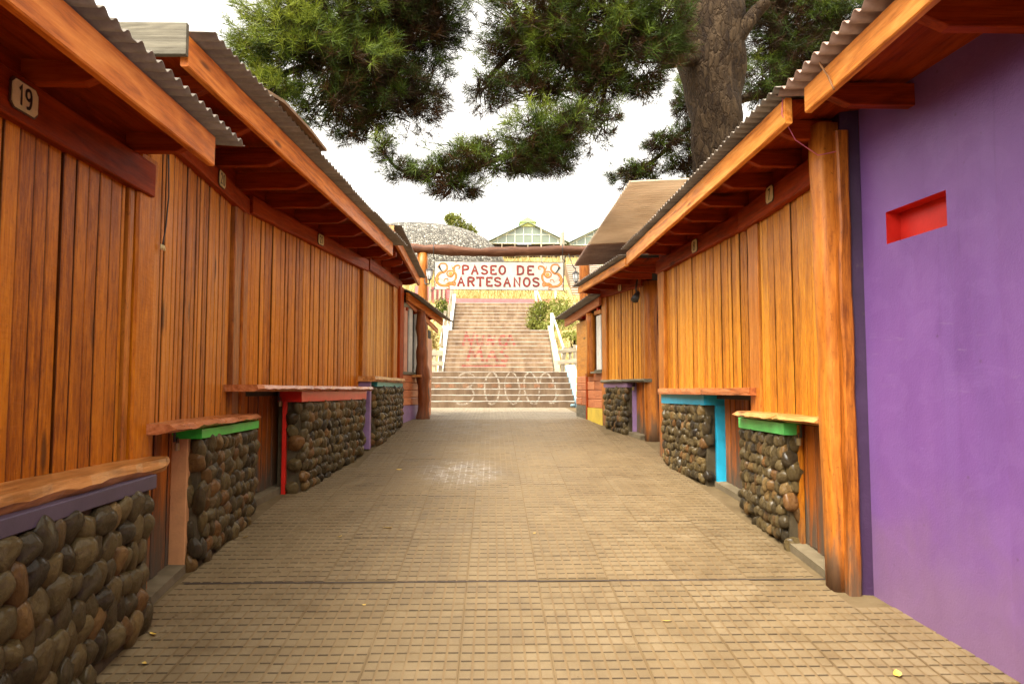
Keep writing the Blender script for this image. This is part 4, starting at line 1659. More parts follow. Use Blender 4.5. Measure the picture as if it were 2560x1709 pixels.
def shop_right():
    k = empty('window_shop', (1.55, 10.9, gz(10.9)), 'little shop with a white shutter, cedar boards and a yellow plinth beyond the mauve counter', 'shop')
    F = Fr((1.605, 10.62), (1.475, 11.22), True)
    panel('wall_panel', F, 0, F.L, -.10, -.03, 1.0, 2.85, M['dark'], k)
    block('plinth', F, -.02, F.L + .02, -.05, .02, 1.235, M['yellow'], k)
    cedar_wall(F, k, 0, F.L, 1.235, 1.77, 4)
    w = empty('window', F.m(F.L * .4, 0, 1.78))
    w.parent = k
    w.location = WO[w.name] - WO[k.name]
    panel('pane', F, .02, .26, -.03, -.008, 1.80, 2.62, M['darkglass'], w)
    panel('shutter', F, .02, .20, -.004, .012, 1.80, 2.60, M['pane'], w)
    panel('frame', F, .0, .28, -.012, .02, 1.76, 1.80, M['gray'], w)
    panel('frame', F, .0, .28, -.012, .02, 2.62, 2.68, M['post'], w)
    timber('window_shelf', F, 'u', -.02, .24, .02, .10, 1.745, 1.772, M['gray'], k, .003)
    P = [(1.50, 11.02, 1.70), (1.505, 11.02, 2.1), (1.50, 11.02, 2.66)]
    log('post', lerp_pts(P, 4), [.075 + .003 * math.sin(i) for i in range(9)], M['post'], k, 12, .15)
    timber('corner_batten', F, 'z', gz(11.2) - .02, 1.76, F.L - .02, F.L + .03, -.02, .03, M['red'], k, .003)
    G2 = Fr((1.470, 11.26), (1.40, 12.05), True)
    panel('wall_panel', G2, 0, G2.L, -.08, 0, 1.0, 2.6, M['wall_r'], k)
    cedar_wall(G2, k, 0, G2.L, 1.27, 1.72, 4)
    panel('plinth', G2, 0, G2.L, 0, .012, 1.05, 1.262, M['gray'], k)
    roof((1.555, 10.55), (1.195, 12.02), 2.735, 2.545, .125, True, 1.7, k, (M['cedar'], M['tin']), over=.15, u_ext=(.0, .12), pitch=.05)
    W = Fr((1.555, 10.55), (1.195, 12.02), True)
    rafters(W, k, [.2, .65, 1.1], -.5, -.05, 2.64, 2.72, M['redp'], .05)


shop_right()

# ------------------------------------------------------------------ plates, locks, cables
F19 = Fr((-1.83, -2.5), (-1.83, 3.92))
number_plate(F19, F19.uy(2.765), .047, 2.606, .165, .118, '19', 'cream number plate 19 with clipped corners on the red beam of the nearest orange kiosk')
number_plate(F20, F20.uy(5.07), .052, 2.965, .15, .115, '20', 'cream number plate 20 half hidden by the lower tin roof')
number_plate(F21, F21.uy(7.25), .052, 2.99, .15, .11, '21', 'cream number plate 21 above the red counter')
number_plate(F7, F7.uy(5.12), .052, 2.90, .145, .125, '7', 'cream number plate 7 above the light green counter')
number_plate(F8, F8.uy(6.93), .052, 2.885, .15, .13, '8', 'cream number plate 8 above the sky blue counter')
F9 = Fr((1.985, 9.20), (1.62, 10.62), True)
number_plate(F9, F9.uy(9.92), .052, 2.90, .11, .10, '9', 'tiny cream number plate above the mauve counter')

padlock(F20, F20.uy(4.40), .03, 1.145, 'brass padlock on the plank gate under the slab of the green counter')
padlock(F21, F21.uy(6.45), .03, 1.36, 'brass padlock on the plank gate beside the red counter')
padlock(F7, F7.uy(4.78), .02, 1.14, 'brass padlock on the plank gate beside the light green counter')
padlock(F9, F9.uy(9.6), .02, 1.5, 'small padlock on the narrow gate beside the mauve counter')


def hanging_cable():
    pts = [F20.m(F20.uy(4.15), .03, 2.88), F20.m(F20.uy(4.16), .035, 2.6), F20.m(F20.uy(4.13), .035, 2.42), F20.m(F20.uy(4.09), .035, 2.30)]
    c = empty('hanging_cable', pts[-1], 'black electric cable end hanging down the orange planks beside plate 20', 'cable')
    tube('lead', lerp_pts(pts, 3), .0045, M['cable'], c)
    q = pts[-1]
    for dy in (-.016, 0, .016):
        tube('terminal', [(q[0], q[1] + dy, q[2] + .008), (q[0] + .002, q[1] + dy * 1.5, q[2] - .02)], .006, M['cream'], c)


hanging_cable()


def eave_string():
    pts = [(1.615, 3.93, 3.15), (1.60, 3.915, 3.02), (1.70, 3.98, 2.90), (1.85, 4.03, 2.83), (1.97, 4.05, 2.86), (2.03, 4.04, 2.90)]
    tag(tube('string', [tuple(p) for p in lerp_pts(pts, 4)], .0026, M['pinkstring'], None, 5), 'thin pink string drooping from the tin corner to the log post', 'string')
    tw = [(1.615, 3.50, 3.16), (1.61, 3.46, 3.10), (1.63, 3.42, 3.02), (1.648, 3.40, 2.945)]
    tag(tube('twig', lerp_pts(tw, 3), .005, M['twig'], None, 5), 'dry pine twig hanging over the eave board of the purple building', 'twig')


eave_string()


def wall_lamp():
    p = F9.m(F9.uy(9.28), .11, 2.70)
    k = empty('wall_spotlight', p, 'small dark spotlight on the log post beside the mauve counter', 'lamp')
    V, fs = tube_data([(p[0], p[1], p[2] + .22), (p[0] - .02, p[1], p[2] + .1), p], [.012, .012, .014])
    mk('stem', V, fs, M['iron'], k, smooth=True)
    V, fs = tube_data([(p[0] + .01, p[1], p[2] + .05), (p[0] - .02, p[1] - .02, p[2] - .01), (p[0] - .05, p[1] - .05, p[2] - .06)], [.022, .045, .05], 10)
    mk('housing', V, fs, M['iron'], k, smooth=True)


wall_lamp()

# ================================================================== arch, sign, lanterns
YA = 12.0


def arch():
    k = empty('log_arch', (-1.16, YA, gz(YA)), 'rough log arch spanning the walkway and carrying the sign', 'arch')
    pts = [(-1.62, YA, 3.86), (-1.2, YA, 3.825), (-.8, YA, 3.81), (-.3, YA, 3.775), (.2, YA, 3.78), (.7, YA, 3.79), (1.2, YA, 3.815), (1.6, YA, 3.815), (2.0, YA, 3.79)]
    n = 4
    log('crossbeam', lerp_pts(pts, n), [.078 + .010 * math.sin(i * .9) + .006 * math.sin(i * 2.3) for i in range(len(pts) * n - n + 1)], M['beam_log'], k, 14, .25)
    for x in (-1.145, 1.535):
        P = [(x, YA + .03, gz(YA) - .05), (x + .01, YA + .03, 2.2), (x - .005, YA + .03, 3.76)]
        log('post', lerp_pts(P, 6), [.085 + .004 * math.sin(i * 1.7) for i in range(13)], M['post'], k, 12, .2)
    for x in (-.93, 1.17):
        pass


arch()


def sign():
    y0 = YA - .02
    x0, x1, zt, zb = -.945, 1.175, 3.610, 3.145
    cx, cz = (x0 + x1) / 2, (zt + zb) / 2
    k = empty('hanging_sign', (cx, y0, zb), 'white hanging board painted PASEO DE ARTESANOS in red with orange scrolls', 'sign')
    tilt = -.006
    W, H = x1 - x0, zt - zb

    def pl(x, z, d):
        """sign-local x in 0..W, z in 0..H, d towards the viewer"""
        a, b = x - W / 2, z - H / 2
        return (cx + a * math.cos(tilt) - b * math.sin(tilt), y0 - d, cz + a * math.sin(tilt) + b * math.cos(tilt))
    V = []
    c = .012
    prof = [(c, 0), (W - c, 0), (W, c), (W, H - c), (W - c, H), (c, H), (0, H - c), (0, c)]
    for d in (0, .025):
        V += [pl(x, z, d) for x, z in prof]
    mk('board', V, [tuple(range(8)), tuple(range(8, 16))] + [(i, (i + 1) % 8, 8 + (i + 1) % 8, 8 + i) for i in range(8)], M['signw'], k)
    # thin rim
    rim = []
    for (a, b) in (((0, 0), (W, 0)), ((W, 0), (W, H)), ((W, H), (0, H)), ((0, H), (0, 0))):
        rim.append(tube_data([pl(a[0], a[1], .022), pl(b[0], b[1], .022)], .006, 5))
    V, fs = join_data(rim)
    mk('rim', V, fs, M['iron'], k)
    h = H * .29
    s1, e1 = text_strokes('PASEO', 0, 0, h, .30)
    w1 = e1 - .3 * h
    s3, e3 = text_strokes('DE', 0, 0, h, .30)
    w3 = e3 - .3 * h
    s2, e2 = text_strokes('ARTESANOS', 0, 0, h, .27, 1.04)
    w2 = e2 - .27 * h

    def fit(st, w, xa, xb, z):
        f = (xb - xa) / w
        return [[(xa + p[0] * f, z + p[1]) for p in s] for s in st]
    st = fit(s1, w1, .445, 1.168, H * .56) + fit(s3, w3, 1.348, 1.625, H * .56) + fit(s2, w2, .37, 1.718, H * .14)
    for nm, w, off, mat in (('letter_outline', h * .23, .0262, M['brown_line']), ('lettering', h * .15, .0285, M['letter']), ('letter_highlight', h * .035, .031, M['letter_hi'])):
        V, fs = flat_strokes(st, w, pl, off, .00004)
        mk(nm, V, fs, mat, k, recalc=False)
    # swan-and-sun scrolls, mirrored at both ends
    def orn(mir):
        fx = (lambda x: x) if not mir else (lambda x: W - x)
        body = []

        def add(pts, w0, w1, w2=None, n=5):
            p = crv(pts, n)
            m_ = len(p)
            ws = [(w0 + (w1 - w0) * min(1, 2 * i / (m_ - 1)) if i < m_ / 2 else w1 + ((w2 if w2 is not None else w0) - w1) * (2 * i / (m_ - 1) - 1)) for i in range(m_)]
            body.append(([(fx(x), z) for x, z in p], ws))
        add([(.05, .36), (.10, .425), (.18, .42), (.205, .35), (.16, .29), (.08, .265), (.04, .20), (.06, .15)], .020, .032, .05)
        add([(.03, .20), (.035, .13), (.09, .075), (.19, .06), (.27, .085), (.33, .07), (.34, .12), (.30, .13)], .045, .036, .010)
        add([(.19, .075), (.24, .11), (.30, .10), (.34, .12)], .03, .034, .01)
        add([(.31, .30), (.35, .24), (.33, .15), (.24, .10)], .03, .036, .012)
        add([(.31, .30), (.32, .37), (.37, .40), (.41, .385), (.405, .35), (.375, .35)], .034, .024, .010)
        add([(.33, .30), (.29, .35), (.28, .40)], .02, .016, .006)
        add([(.15, .13), (.17, .17), (.21, .175), (.22, .15), (.20, .14)], .014, .014, .006)
        add([(.19, .06), (.24, .04), (.24, .015), (.205, .012), (.20, .03)], .016, .014, .006)
        add([(.06, .12), (.02, .10), (.015, .06), (.04, .055)], .014, .012, .006)
        add([(.22, .22), (.20, .27), (.24, .31), (.30, .30), (.31, .25), (.27, .21), (.22, .22)], .022, .022, .022)
        V0, f0, V1, f1 = [], [], [], []
        for i, (p, ws) in enumerate(body):
            for VV, ff, sc, off in ((V0, f0, 1.05, .0258), (V1, f1, .74, .0275)):
                v, f = ribbon(p, [x * sc for x in ws])
                n = len(VV)
                VV += [pl(q.x, q.y, off + i * .00005) for q in v]
                ff += [tuple(a + n for a in q) for q in f]
        o = mk('scroll_outline', V0, f0, M['orn_dk'], k, recalc=False)
        s = mk('scroll', V1, f1, M['orn'], k, recalc=False)
        V2, f2 = [], []
        for i, (p, ws) in enumerate(body):
            v, f = ribbon([(x + .002, z + .004) for x, z in p], [x * .2 for x in ws])
            n = len(V2)
            V2 += [pl(q.x, q.y, .0295 + i * .00005) for q in v]
            f2 += [tuple(a + n for a in q) for q in f]
        mk('scroll_highlight', V2, f2, M['orn_hi'], s, recalc=False)
        # small sun face
        V3 = [pl(fx(.262), .258, .0305)] + [pl(fx(.262 + .034 * math.cos(a)), .258 + .034 * math.sin(a), .0305) for a in np.linspace(0, 2 * math.pi, 15)[:-1]]
        mk('sun_face', V3, [(0, i + 1, (i + 1) % 14 + 1) for i in range(14)], M['orn_hi'], s, recalc=False)
        sm = [arc(.262, .258, .018, .014, 200, 340, 6), [(.247, .268), (.254, .268)], [(.27, .268), (.277, .268)]]
        V, fs = flat_strokes([[(fx(x), z) for x, z in q] for q in sm], .005, pl, .0312)
        mk('sun_feature', V, fs, M['brown_line'], s, recalc=False)
        # beak
        b = crv([(.07, .39), (.085, .345), (.125, .295), (.15, .275)], 4)
        v, f = ribbon([(fx(x), z) for x, z in b], [.034 - .032 * i / (len(b) - 1) for i in range(len(b))])
        mk('beak', [pl(q.x, q.y, .0318) for q in v], f, M['black'], s, recalc=False)
        for (x, z) in ((.33, .435), (.345, .45), (.36, .46), (.09, .235), (.085, .21), (.09, .185), (.105, .165), (.125, .15)):
            mk('dot', [pl(fx(x + dx), z + dz, .0262) for dx, dz in ((-.005, -.005), (.005, -.005), (.005, .005), (-.005, .005))], [(0, 1, 2, 3)], M['letter'], s, recalc=False)
    orn(False)
    orn(True)
    # wrought hooks: straps over the beam, links, corner curls
    for x in (.0, W):
        P = pl(x, H, .012)
        top = 3.885 if x == 0 else 3.90
        tube('hanger', [(P[0] - .02, y0 - .075, top), (P[0] - .02, y0 - .085, 3.79), (P[0] - .018, y0 - .06, 3.71), (P[0] - .012, y0 - .015, 3.66), (P[0] + .015, y0 - .015, 3.64), (P[0] + .02, y0 - .015, P[2] + .005), (P[0], y0 - .012, P[2])], .007, M['iron'], k)
        Q = pl(x, 0, .012)
        s = -1 if x == 0 else 1
        tube('corner_curl', [(Q[0], Q[1], Q[2] + .05), (Q[0] + s * .01, Q[1], Q[2]), (Q[0] + s * .035, Q[1], Q[2] - .03), (Q[0] + s * .06, Q[1], Q[2] - .035), (Q[0] + s * .065, Q[1], Q[2] - .01), (Q[0] + s * .04, Q[1], Q[2] - .005)], .007, M['iron'], k)


sign()


def lantern(c, s, label, mount):
    """c: centre of the glass; s: overall height"""
    k = empty('lantern', (c[0], c[1], c[2] - s * .5), label, 'lantern', 'lanterns beside the sign')
    g = s * .25
    V, fs = lathe_data(c, [(s * .10, -g), (s * .17, -g * .2), (s * .20, g)], 6)
    mk('glass', V, fs, M['frost'], k)
    V, fs = lathe_data(c, [(s * .245, g), (s * .25, g + s * .02), (s * .16, g + s * .10), (s * .06, g + s * .17), (s * .03, g + s * .2), (s * .02, g + s * .28), (.004, g + s * .34)], 6)
    mk('cap', V, fs, M['iron'], k)
    V, fs = lathe_data(c, [(s * .11, -g), (s * .11, -g - s * .03), (s * .05, -g - s * .07), (s * .02, -g - s * .14), (.003, -g - s * .2)], 6)
    mk('base', V, fs, M['iron'], k)
    bars = []
    for j in range(6):
        th = 2 * math.pi * j / 6
        ca, sa = math.cos(th), math.sin(th)
        bars.append(tube_data([(c[0] + ca * s * .105, c[1] + sa * s * .105, c[2] - g), (c[0] + ca * s * .172, c[1] + sa * s * .172, c[2] - g * .2), (c[0] + ca * s * .205, c[1] + sa * s * .205, c[2] + g)], .004, 4))
    V, fs = join_data(bars)
    mk('frame', V, fs, M['iron'], k)
    for i, path in enumerate(mount):
        tube('bracket' if i == 0 else 'scroll_bracket', path, .009, M['iron'], k)
    return k


lantern((-1.0, 11.62, 3.335), .27, 'wrought iron lantern on a wall bracket left of the hanging sign', [
    [(-1.10, 11.90, 3.24), (-1.07, 11.72, 3.205), (-1.0, 11.62, 3.195), (-1.0, 11.62, 3.235)], [(-1.10, 11.90, 3.31), (-1.09, 11.74, 3.26), (-1.075, 11.70, 3.21), (-1.05, 11.66, 3.18)]])
lantern((1.355, 11.75, 3.32), .25, 'wrought iron lantern hanging on a cable right of the hanging sign', [
    [(1.26, 11.93, 3.74), (1.285, 11.85, 3.62), (1.31, 11.78, 3.52), (1.355, 11.75, 3.46)], [(1.355, 11.75, 3.225), (1.39, 11.78, 3.25), (1.42, 11.82, 3.20), (1.46, 11.93, 3.24)]])


# ================================================================== stairs and what stands around them
def stairs():
    st = mk('staircase', [(-1.5, 14.99, .6), (1.8, 14.99, .6), (1.8, 15.6, .6), (-1.5, 15.6, .6)], [(0, 1, 2, 3)], M['step'], recalc=False)
    tag(st, kind='structure')
    steps = []

    def flight(y0, z0, tread, risers, xl0, xl1, xr0, xr1, jag=0.0):
        y, z = y0, z0
        n = len(risers)
        for i, r in enumerate(risers):
            t = i / max(1, n - 1)
            xl, xr = xl0 + (xl1 - xl0) * t, xr0 + (xr1 - xr0) * t
            dep = tread + .06 if i < n - 1 else 1.2
            F = Fr((xl, y), (xr, y))
            L = xr - xl
            nn = 10
            # body
            secs = [(L * q / nn, -dep, 0, z - .25, z + r + random.uniform(-jag, jag)) for q in range(nn + 1)]
            V, fs, G = sweep(F, 'u', secs, .006)
            s = mk('step', V, fs, M['step_low'] if y0 < 17 else M['step'], st, G)
            # painted nosing: a thin coat proud of the edge
            V, fs = [], []
            for q in range(41):
                u = L * q / 40
                hgt = .015 + .008 * noise.noise(Vector((u * 5, i * 3.1, y)))
                zt = z + r + .003 + .002 * noise.noise(Vector((u * 9, i, 3)))
                V += [F.m(u, .004, zt - hgt), F.m(u, .006, zt), F.m(u, -.045, zt + .001)]
            for q in range(40):
                a = q * 3
                fs += [(a, a + 3, a + 4, a + 1), (a + 1, a + 4, a + 5, a + 2)]
            mk('nosing', V, fs, M['nose'], s, recalc=False)
            steps.append((y, z, z + r))
            y += tread
            z += r
        return y, z
    flight(15.0, 1.152, .34, [.125, .125, .128, .13, .13, .132], -1.42, -1.45, 1.69, 1.78, .002)
    flight(23.0, 2.08, .26, [.15] * 10, -1.50, -1.50, 1.93, 1.95, .004)
    flight(28.7, 3.66, .32, [.175] * 9, -1.54, -1.56, 1.92, 1.92, .006)
    # landings
    for (ya, yb, za, zb) in ((16.9, 23.1, 1.92, 2.085), (25.5, 28.8, 3.58, 3.67), (31.4, 33.2, 5.235, 5.30)):
        V = [(-1.62, ya, za - .01), (1.98, ya, za - .01), (1.98, yb, zb - .01), (-1.62, yb, zb - .01), (-1.62, ya, za - .4), (1.98, ya, za - .4)]
        mk('landing', V, [(0, 1, 2, 3), (4, 5, 1, 0)], M['step'], st, recalc=False)
    return st, steps


ST, STEPS = stairs()


def riser_paint(name, strokes, width, mat, label, cat, y_lo, y_hi, seed=0):
    """paint strokes (x, z world) laid onto the riser faces they cross"""
    V, fs = [], []
    ris = [s for s in STEPS if y_lo <= s[0] <= y_hi]
    for si, s in enumerate(strokes):
        pts = []
        for a, b in zip(s, s[1:]):
            a, b = Vector(a), Vector(b)
            n = max(2, int((b - a).length / .03))
            pts += [a.lerp(b, i / n) for i in range(n)]
        pts.append(Vector(s[-1]))
        ws = [width * (1 + .35 * noise.noise(Vector((i * .15, si * 3.3 + seed, 0)))) for i in range(len(pts))]
        v, f = ribbon([tuple(p) for p in pts], ws)
        for q in f:
            zc = sum(v[i].y for i in q) / 4
            xc = sum(v[i].x for i in q) / 4
            for (y, z0, z1) in ris:
                if z0 <= zc < z1 - .024:
                    n = len(V)
                    V += [(v[i].x, y - .004 - si * .0004, min(max(v[i].y, z0), z1 - .024)) for i in q]
                    fs.append((n, n + 1, n + 2, n + 3))
                    break
    o = mk(name, V, fs, mat, ST, recalc=False)
    return o


def graffiti():
    # 30000 in white across the lower flight
    zc, hh = 1.56, .34
    three = arc(-.58, zc + .17, .20, .17, 150, -80, 10) + arc(-.60, zc - .16, .22, .19, 80, -150, 10)[1:]
    st = [three]
    for i, x in enumerate((.0, .44, .86)):
        st.append(arc(x, zc, .16, .345, 100, 450, 26))
    st.append(arc(1.22, zc, .16, .33, 165, 20, 10))
    st.append(arc(1.22, zc, .16, .33, -110, 10, 10))
    riser_paint('graffiti_number', st, .036, M['spray_w'], '', '', 14.9, 17)
    # NUNCA MAS in red up the middle flight
    def L(pts, x, z, w=.26, h=.42):
        return [(x + p[0] * w, z + p[1] * h) for p in pts]
    z1, z2 = 2.98, 2.42
    N = [(0, 0), (.25, 1), (.75, .05), (1, 1)]
    Uu = [(0, 1), (.05, .3), (.35, 0), (.7, .15), (.9, 1)]
    Cc = [(.9, .85), (.5, 1), (.1, .6), (.2, .1), (.7, 0), (1, .2)]
    A = [(0, 0), (.5, 1), (1, 0)]
    Ab = [(.2, .35), (.8, .35)]
    Mm = [(0, 0), (.2, 1), (.5, .35), (.8, 1), (1, 0)]
    Ss = [(.9, .85), (.5, 1), (.1, .75), (.5, .5), (.9, .3), (.6, 0), (.05, .1)]
    st = [L(N, -.98, z1 - .03, .36, .55), L(Uu, -.52, z1), L(N, -.16, z1), L(Cc, .22, z1), L(A, .46, z1, .3), L(Ab, .46, z1, .3),
          L(Mm, -.80, z2, .50, .46), L(A, -.18, z2, .36), L(Ab, -.18, z2, .36), L(Ss, .28, z2, .26, .44),
          [(-.95, 2.27), (-.6, 2.25), (-.1, 2.26), (.45, 2.27)]]
    riser_paint('graffiti_words', st, .075, M['spray_r'], '', '', 22.9, 26, 5)
    # faded orange marks on one riser
    st = [[(-1.25 + .31 * i, 1.60), (-1.12 + .31 * i, 1.62)] for i in range(9)]
    riser_paint('graffiti_marks', st, .10, M['spray_o'], '', '', 14.9, 17, 9)


graffiti()


def prism(name, pts_xz, y0, y1, mat, parent=None):
    n = len(pts_xz)
    V = [(x, y0, z) for x, z in pts_xz] + [(x, y1, z) for x, z in pts_xz]
    fs = [tuple(range(n)), tuple(range(n, 2 * n))] + [(i, (i + 1) % n, n + (i + 1) % n, n + i) for i in range(n)]
    return mk(name, V, fs, mat, parent)


def ramp_wall(name, x0, x1, ya, za, yb, zb, below, mat, parent=None, top=.0):
    V = []
    for (y, z) in ((ya, za), (yb, zb)):
        V += [(x0, y, z - below), (x1, y, z - below), (x1, y, z + top), (x0, y, z + top)]
    fs = [(0, 1, 2, 3), (4, 5, 6, 7), (0, 1, 5, 4), (1, 2, 6, 5), (2, 3, 7, 6), (3, 0, 4, 7)]
    return mk(name, V, fs, mat, parent)


def stair_sides():
    # left limewashed stringers
    tag(ramp_wall('stair_curb', -1.72, -1.52, 22.9, 2.18, 25.9, 3.85, 1.2, M['whitep']), 'white limewashed curb climbing the left side of the middle flight', 'curb', 'white curbs beside the stairs')
    tag(ramp_wall('stair_curb', -1.78, -1.58, 28.4, 3.92, 31.9, 5.70, 1.2, M['whitep']), 'white limewashed curb climbing the left side of the top flight', 'curb', 'white curbs beside the stairs')
    tag(ramp_wall('stair_curb', 1.97, 2.14, 23.0, 2.45, 25.8, 3.78, 1.2, M['creamc']), 'cream limewashed curb climbing the right side of the middle flight', 'curb', 'white curbs beside the stairs')
    c = ramp_wall('stair_curb', 1.76, 1.95, 14.95, 1.25, 17.2, 2.10, 1.0, M['creamc'])
    tag(c, 'low cream curb with a pale blue edge beside the lowest flight', 'curb', 'white curbs beside the stairs')
    ramp_wall('blue_edge', 1.715, 1.757, 14.93, 1.24, 17.2, 2.09, 1.0, M['bluec'], c)

    def rail(name, label, posts, rails, mat):
        k = empty(name, posts[0][0], label, 'handrail' if name == 'handrail' else 'fence', 'rails beside the stairs' if name == 'handrail' else 'board fences beside the stairs')
        for (a, b, r) in posts:
            F = Fr((a[0] - r, a[1]), (a[0] + r, a[1]))
            dx = b[0] - a[0]
            V, fs, G = sweep(F, 'z', [(a[2] - .2, 0, 2 * r, -r, r), (b[2], dx, 2 * r + dx, -r, r)], .006)
            mk('post', V, fs, mat, k, G)
        for (a, b, r) in rails:
            F = Fr(a[:2], b[:2])
            V, fs, G = sweep(F, 'u', [(0, -.02, .02, a[2] - r, a[2] + r), (F.L, -.02, .02, b[2] - r, b[2] + r)], .005)
            mk('rail', V, fs, mat, k, G)
    rail('fence', 'gray board fence with three posts right of the lowest flight', [((1.70, 18.0, 1.95), (1.80, 18.0, 2.55), .045), ((1.92, 18.0, 1.97), (1.93, 18.0, 2.56), .035), ((2.07, 18.0, 2.0), (2.05, 18.0, 2.62), .05)],
         [((1.62, 17.96, 2.44), (2.12, 17.96, 2.50), .05), ((1.62, 17.96, 2.18), (2.12, 17.96, 2.22), .05)], M['fence'])
    rail('handrail', 'white slanting handrail right of the middle flight', [((2.02, 24.6, 3.0), (2.02, 24.6, 4.10), .05), ((2.2, 22.6, 2.1), (2.2, 22.6, 2.78), .045)], [((2.06, 24.7, 4.05), (2.22, 22.5, 2.74), .05)], M['whitep'])
    rail('handrail', 'white slanting handrail beside the lowest flight', [((2.03, 16.4, 1.6), (2.03, 16.4, 2.3), .045), ((1.95, 15.0, 1.1), (1.95, 15.0, 1.75), .04)], [((2.04, 17.5, 2.52), (1.98, 14.95, 1.72), .045)], M['whitep'])
    rail('handrail', 'white post rail at the right of the top flight', [((2.0, 29.5, 4.1), (1.98, 29.5, 5.15), .05), ((1.95, 31.8, 5.2), (1.88, 31.8, 6.05), .045), ((2.9, 33.2, 5.3), (2.9, 33.2, 6.2), .04)], [((1.98, 29.5, 5.1), (1.90, 31.8, 6.0), .04)], M['whitep'])
    rail('handrail', 'gray leaning handrail at the left of the top flight', [((-1.72, 30.0, 4.6), (-1.68, 30.0, 5.62), .05), ((-1.75, 31.9, 5.2), (-1.72, 31.9, 6.3), .05), ((-1.70, 28.6, 3.8), (-1.69, 28.6, 4.8), .05)], [((-1.70, 28.6, 4.7), (-1.72, 31.9, 6.2), .05)], M['fence'])
    rail('handrail', 'white board rail beside the left curb of the middle flight', [((-1.66, 24.2, 2.8), (-1.66, 24.2, 3.55), .05), ((-1.66, 25.8, 3.5), (-1.66, 25.8, 4.3), .05)], [((-1.66, 23.2, 2.9), (-1.66, 25.9, 4.2), .06)], M['fence'])
    rail('fence', 'gray board fence left of the landing', [((-1.84, 20.0, 1.95), (-1.84, 20.0, 2.66), .05), ((-1.58, 20.0, 1.95), (-1.57, 20.0, 2.62), .045), ((-1.42, 20.1, 1.95), (-1.40, 20.1, 2.6), .05)],
         [((-2.3, 19.96, 2.52), (-1.32, 19.96, 2.50), .07), ((-2.3, 19.96, 2.24), (-1.32, 19.96, 2.22), .06)], M['fence'])
    # pink kerb wall above the top flight
    tag(prism('low_wall', [(-2.0, 5.2), (3.3, 5.2), (3.3, 5.64), (-2.0, 5.66)], 33.1, 33.4, M['pinkw']), 'long low pink wall along the head of the stairs', 'wall')
    w = empty('board_wall', (-2.6, 34.0, 5.2), 'faded pink wall behind upright gray boards left of the stair head', 'wall')
    prism('panel', [(-3.6, 4.9), (-1.9, 4.9), (-1.9, 6.28), (-3.6, 6.35)], 34.0, 34.2, M['pinkw'], w)
    for x in (-2.95, -2.72, -2.5, -2.32):
        F = Fr((x, 33.9), (x + .1, 33.9))
        V, fs, G = sweep(F, 'z', [(4.4, 0, .12, -.03, .03), (6.2 + random.uniform(-.2, .35), .02, .13, -.03, .03)], .006)
        mk('board', V, fs, M['fence'], w, G)


stair_sides()


def upper_steps():
    k = mk('terrace_steps', [(4.0, 36.4, 5.5), (9.5, 36.4, 5.5), (9.5, 46.5, 8.6), (4.0, 46.5, 8.6)], [(0, 1, 2, 3)], M['step'], recalc=False)
    tag(k, kind='structure')
    n = 15
    for i in range(n):
        y = 36.6 + i * .62
        z = 6.15 + i * .212
        F = Fr((4.05 + .04 * i, y), (9.4, y))
        V, fs, G = sweep(F, 'u', [(0, -.75, 0, z - .5, z + .2), (F.L, -.75, 0, z - .5, z + .2)], .01)
        s = mk('step', V, fs, M['step'], k, G)
        V = [F.m(0, .006, z + .165), F.m(F.L, .006, z + .165), F.m(F.L, .008, z + .204), F.m(0, .008, z + .204)]
        mk('nosing', V, [(0, 1, 2, 3)], M['nose'], s, recalc=False)


upper_steps()


def mound():
    k = 0
    V, fs = [], []
    cx, cy, zb, rx, ry, H = -5.6, 52.0, 7.0, 6.9, 4.6, 6.3
    nu, nv = 60, 22
    for j in range(nv + 1):
        t = j / nv
        ph = t * math.pi / 2
        zr = math.sin(ph) ** .8
        rr = max(0.001, (1 - zr ** 3.6)) ** (1 / 2.5)
        lip = .06 if .80 < zr < .86 else 0
        for i in range(nu):
            th = 2 * math.pi * i / nu
            r = rr * (1 + .012 * noise.noise(Vector((math.cos(th) * 3, math.sin(th) * 3, t * 4)))) + lip * .1
            V.append((cx + rx * r * math.cos(th), cy + ry * r * math.sin(th), zb + H * zr))
    for j in range(nv):
        for i in range(nu):
            a, b = j * nu + i, j * nu + (i + 1) % nu
            fs.append((a, b, b + nu, a + nu))
    fs.append(tuple(nv * nu + i for i in range(nu)))
    o = mk('stone_dome', V, fs, M['mound'], smooth=True)
    tag(o, 'rounded gray field stone dome behind the arch', 'building')


mound()


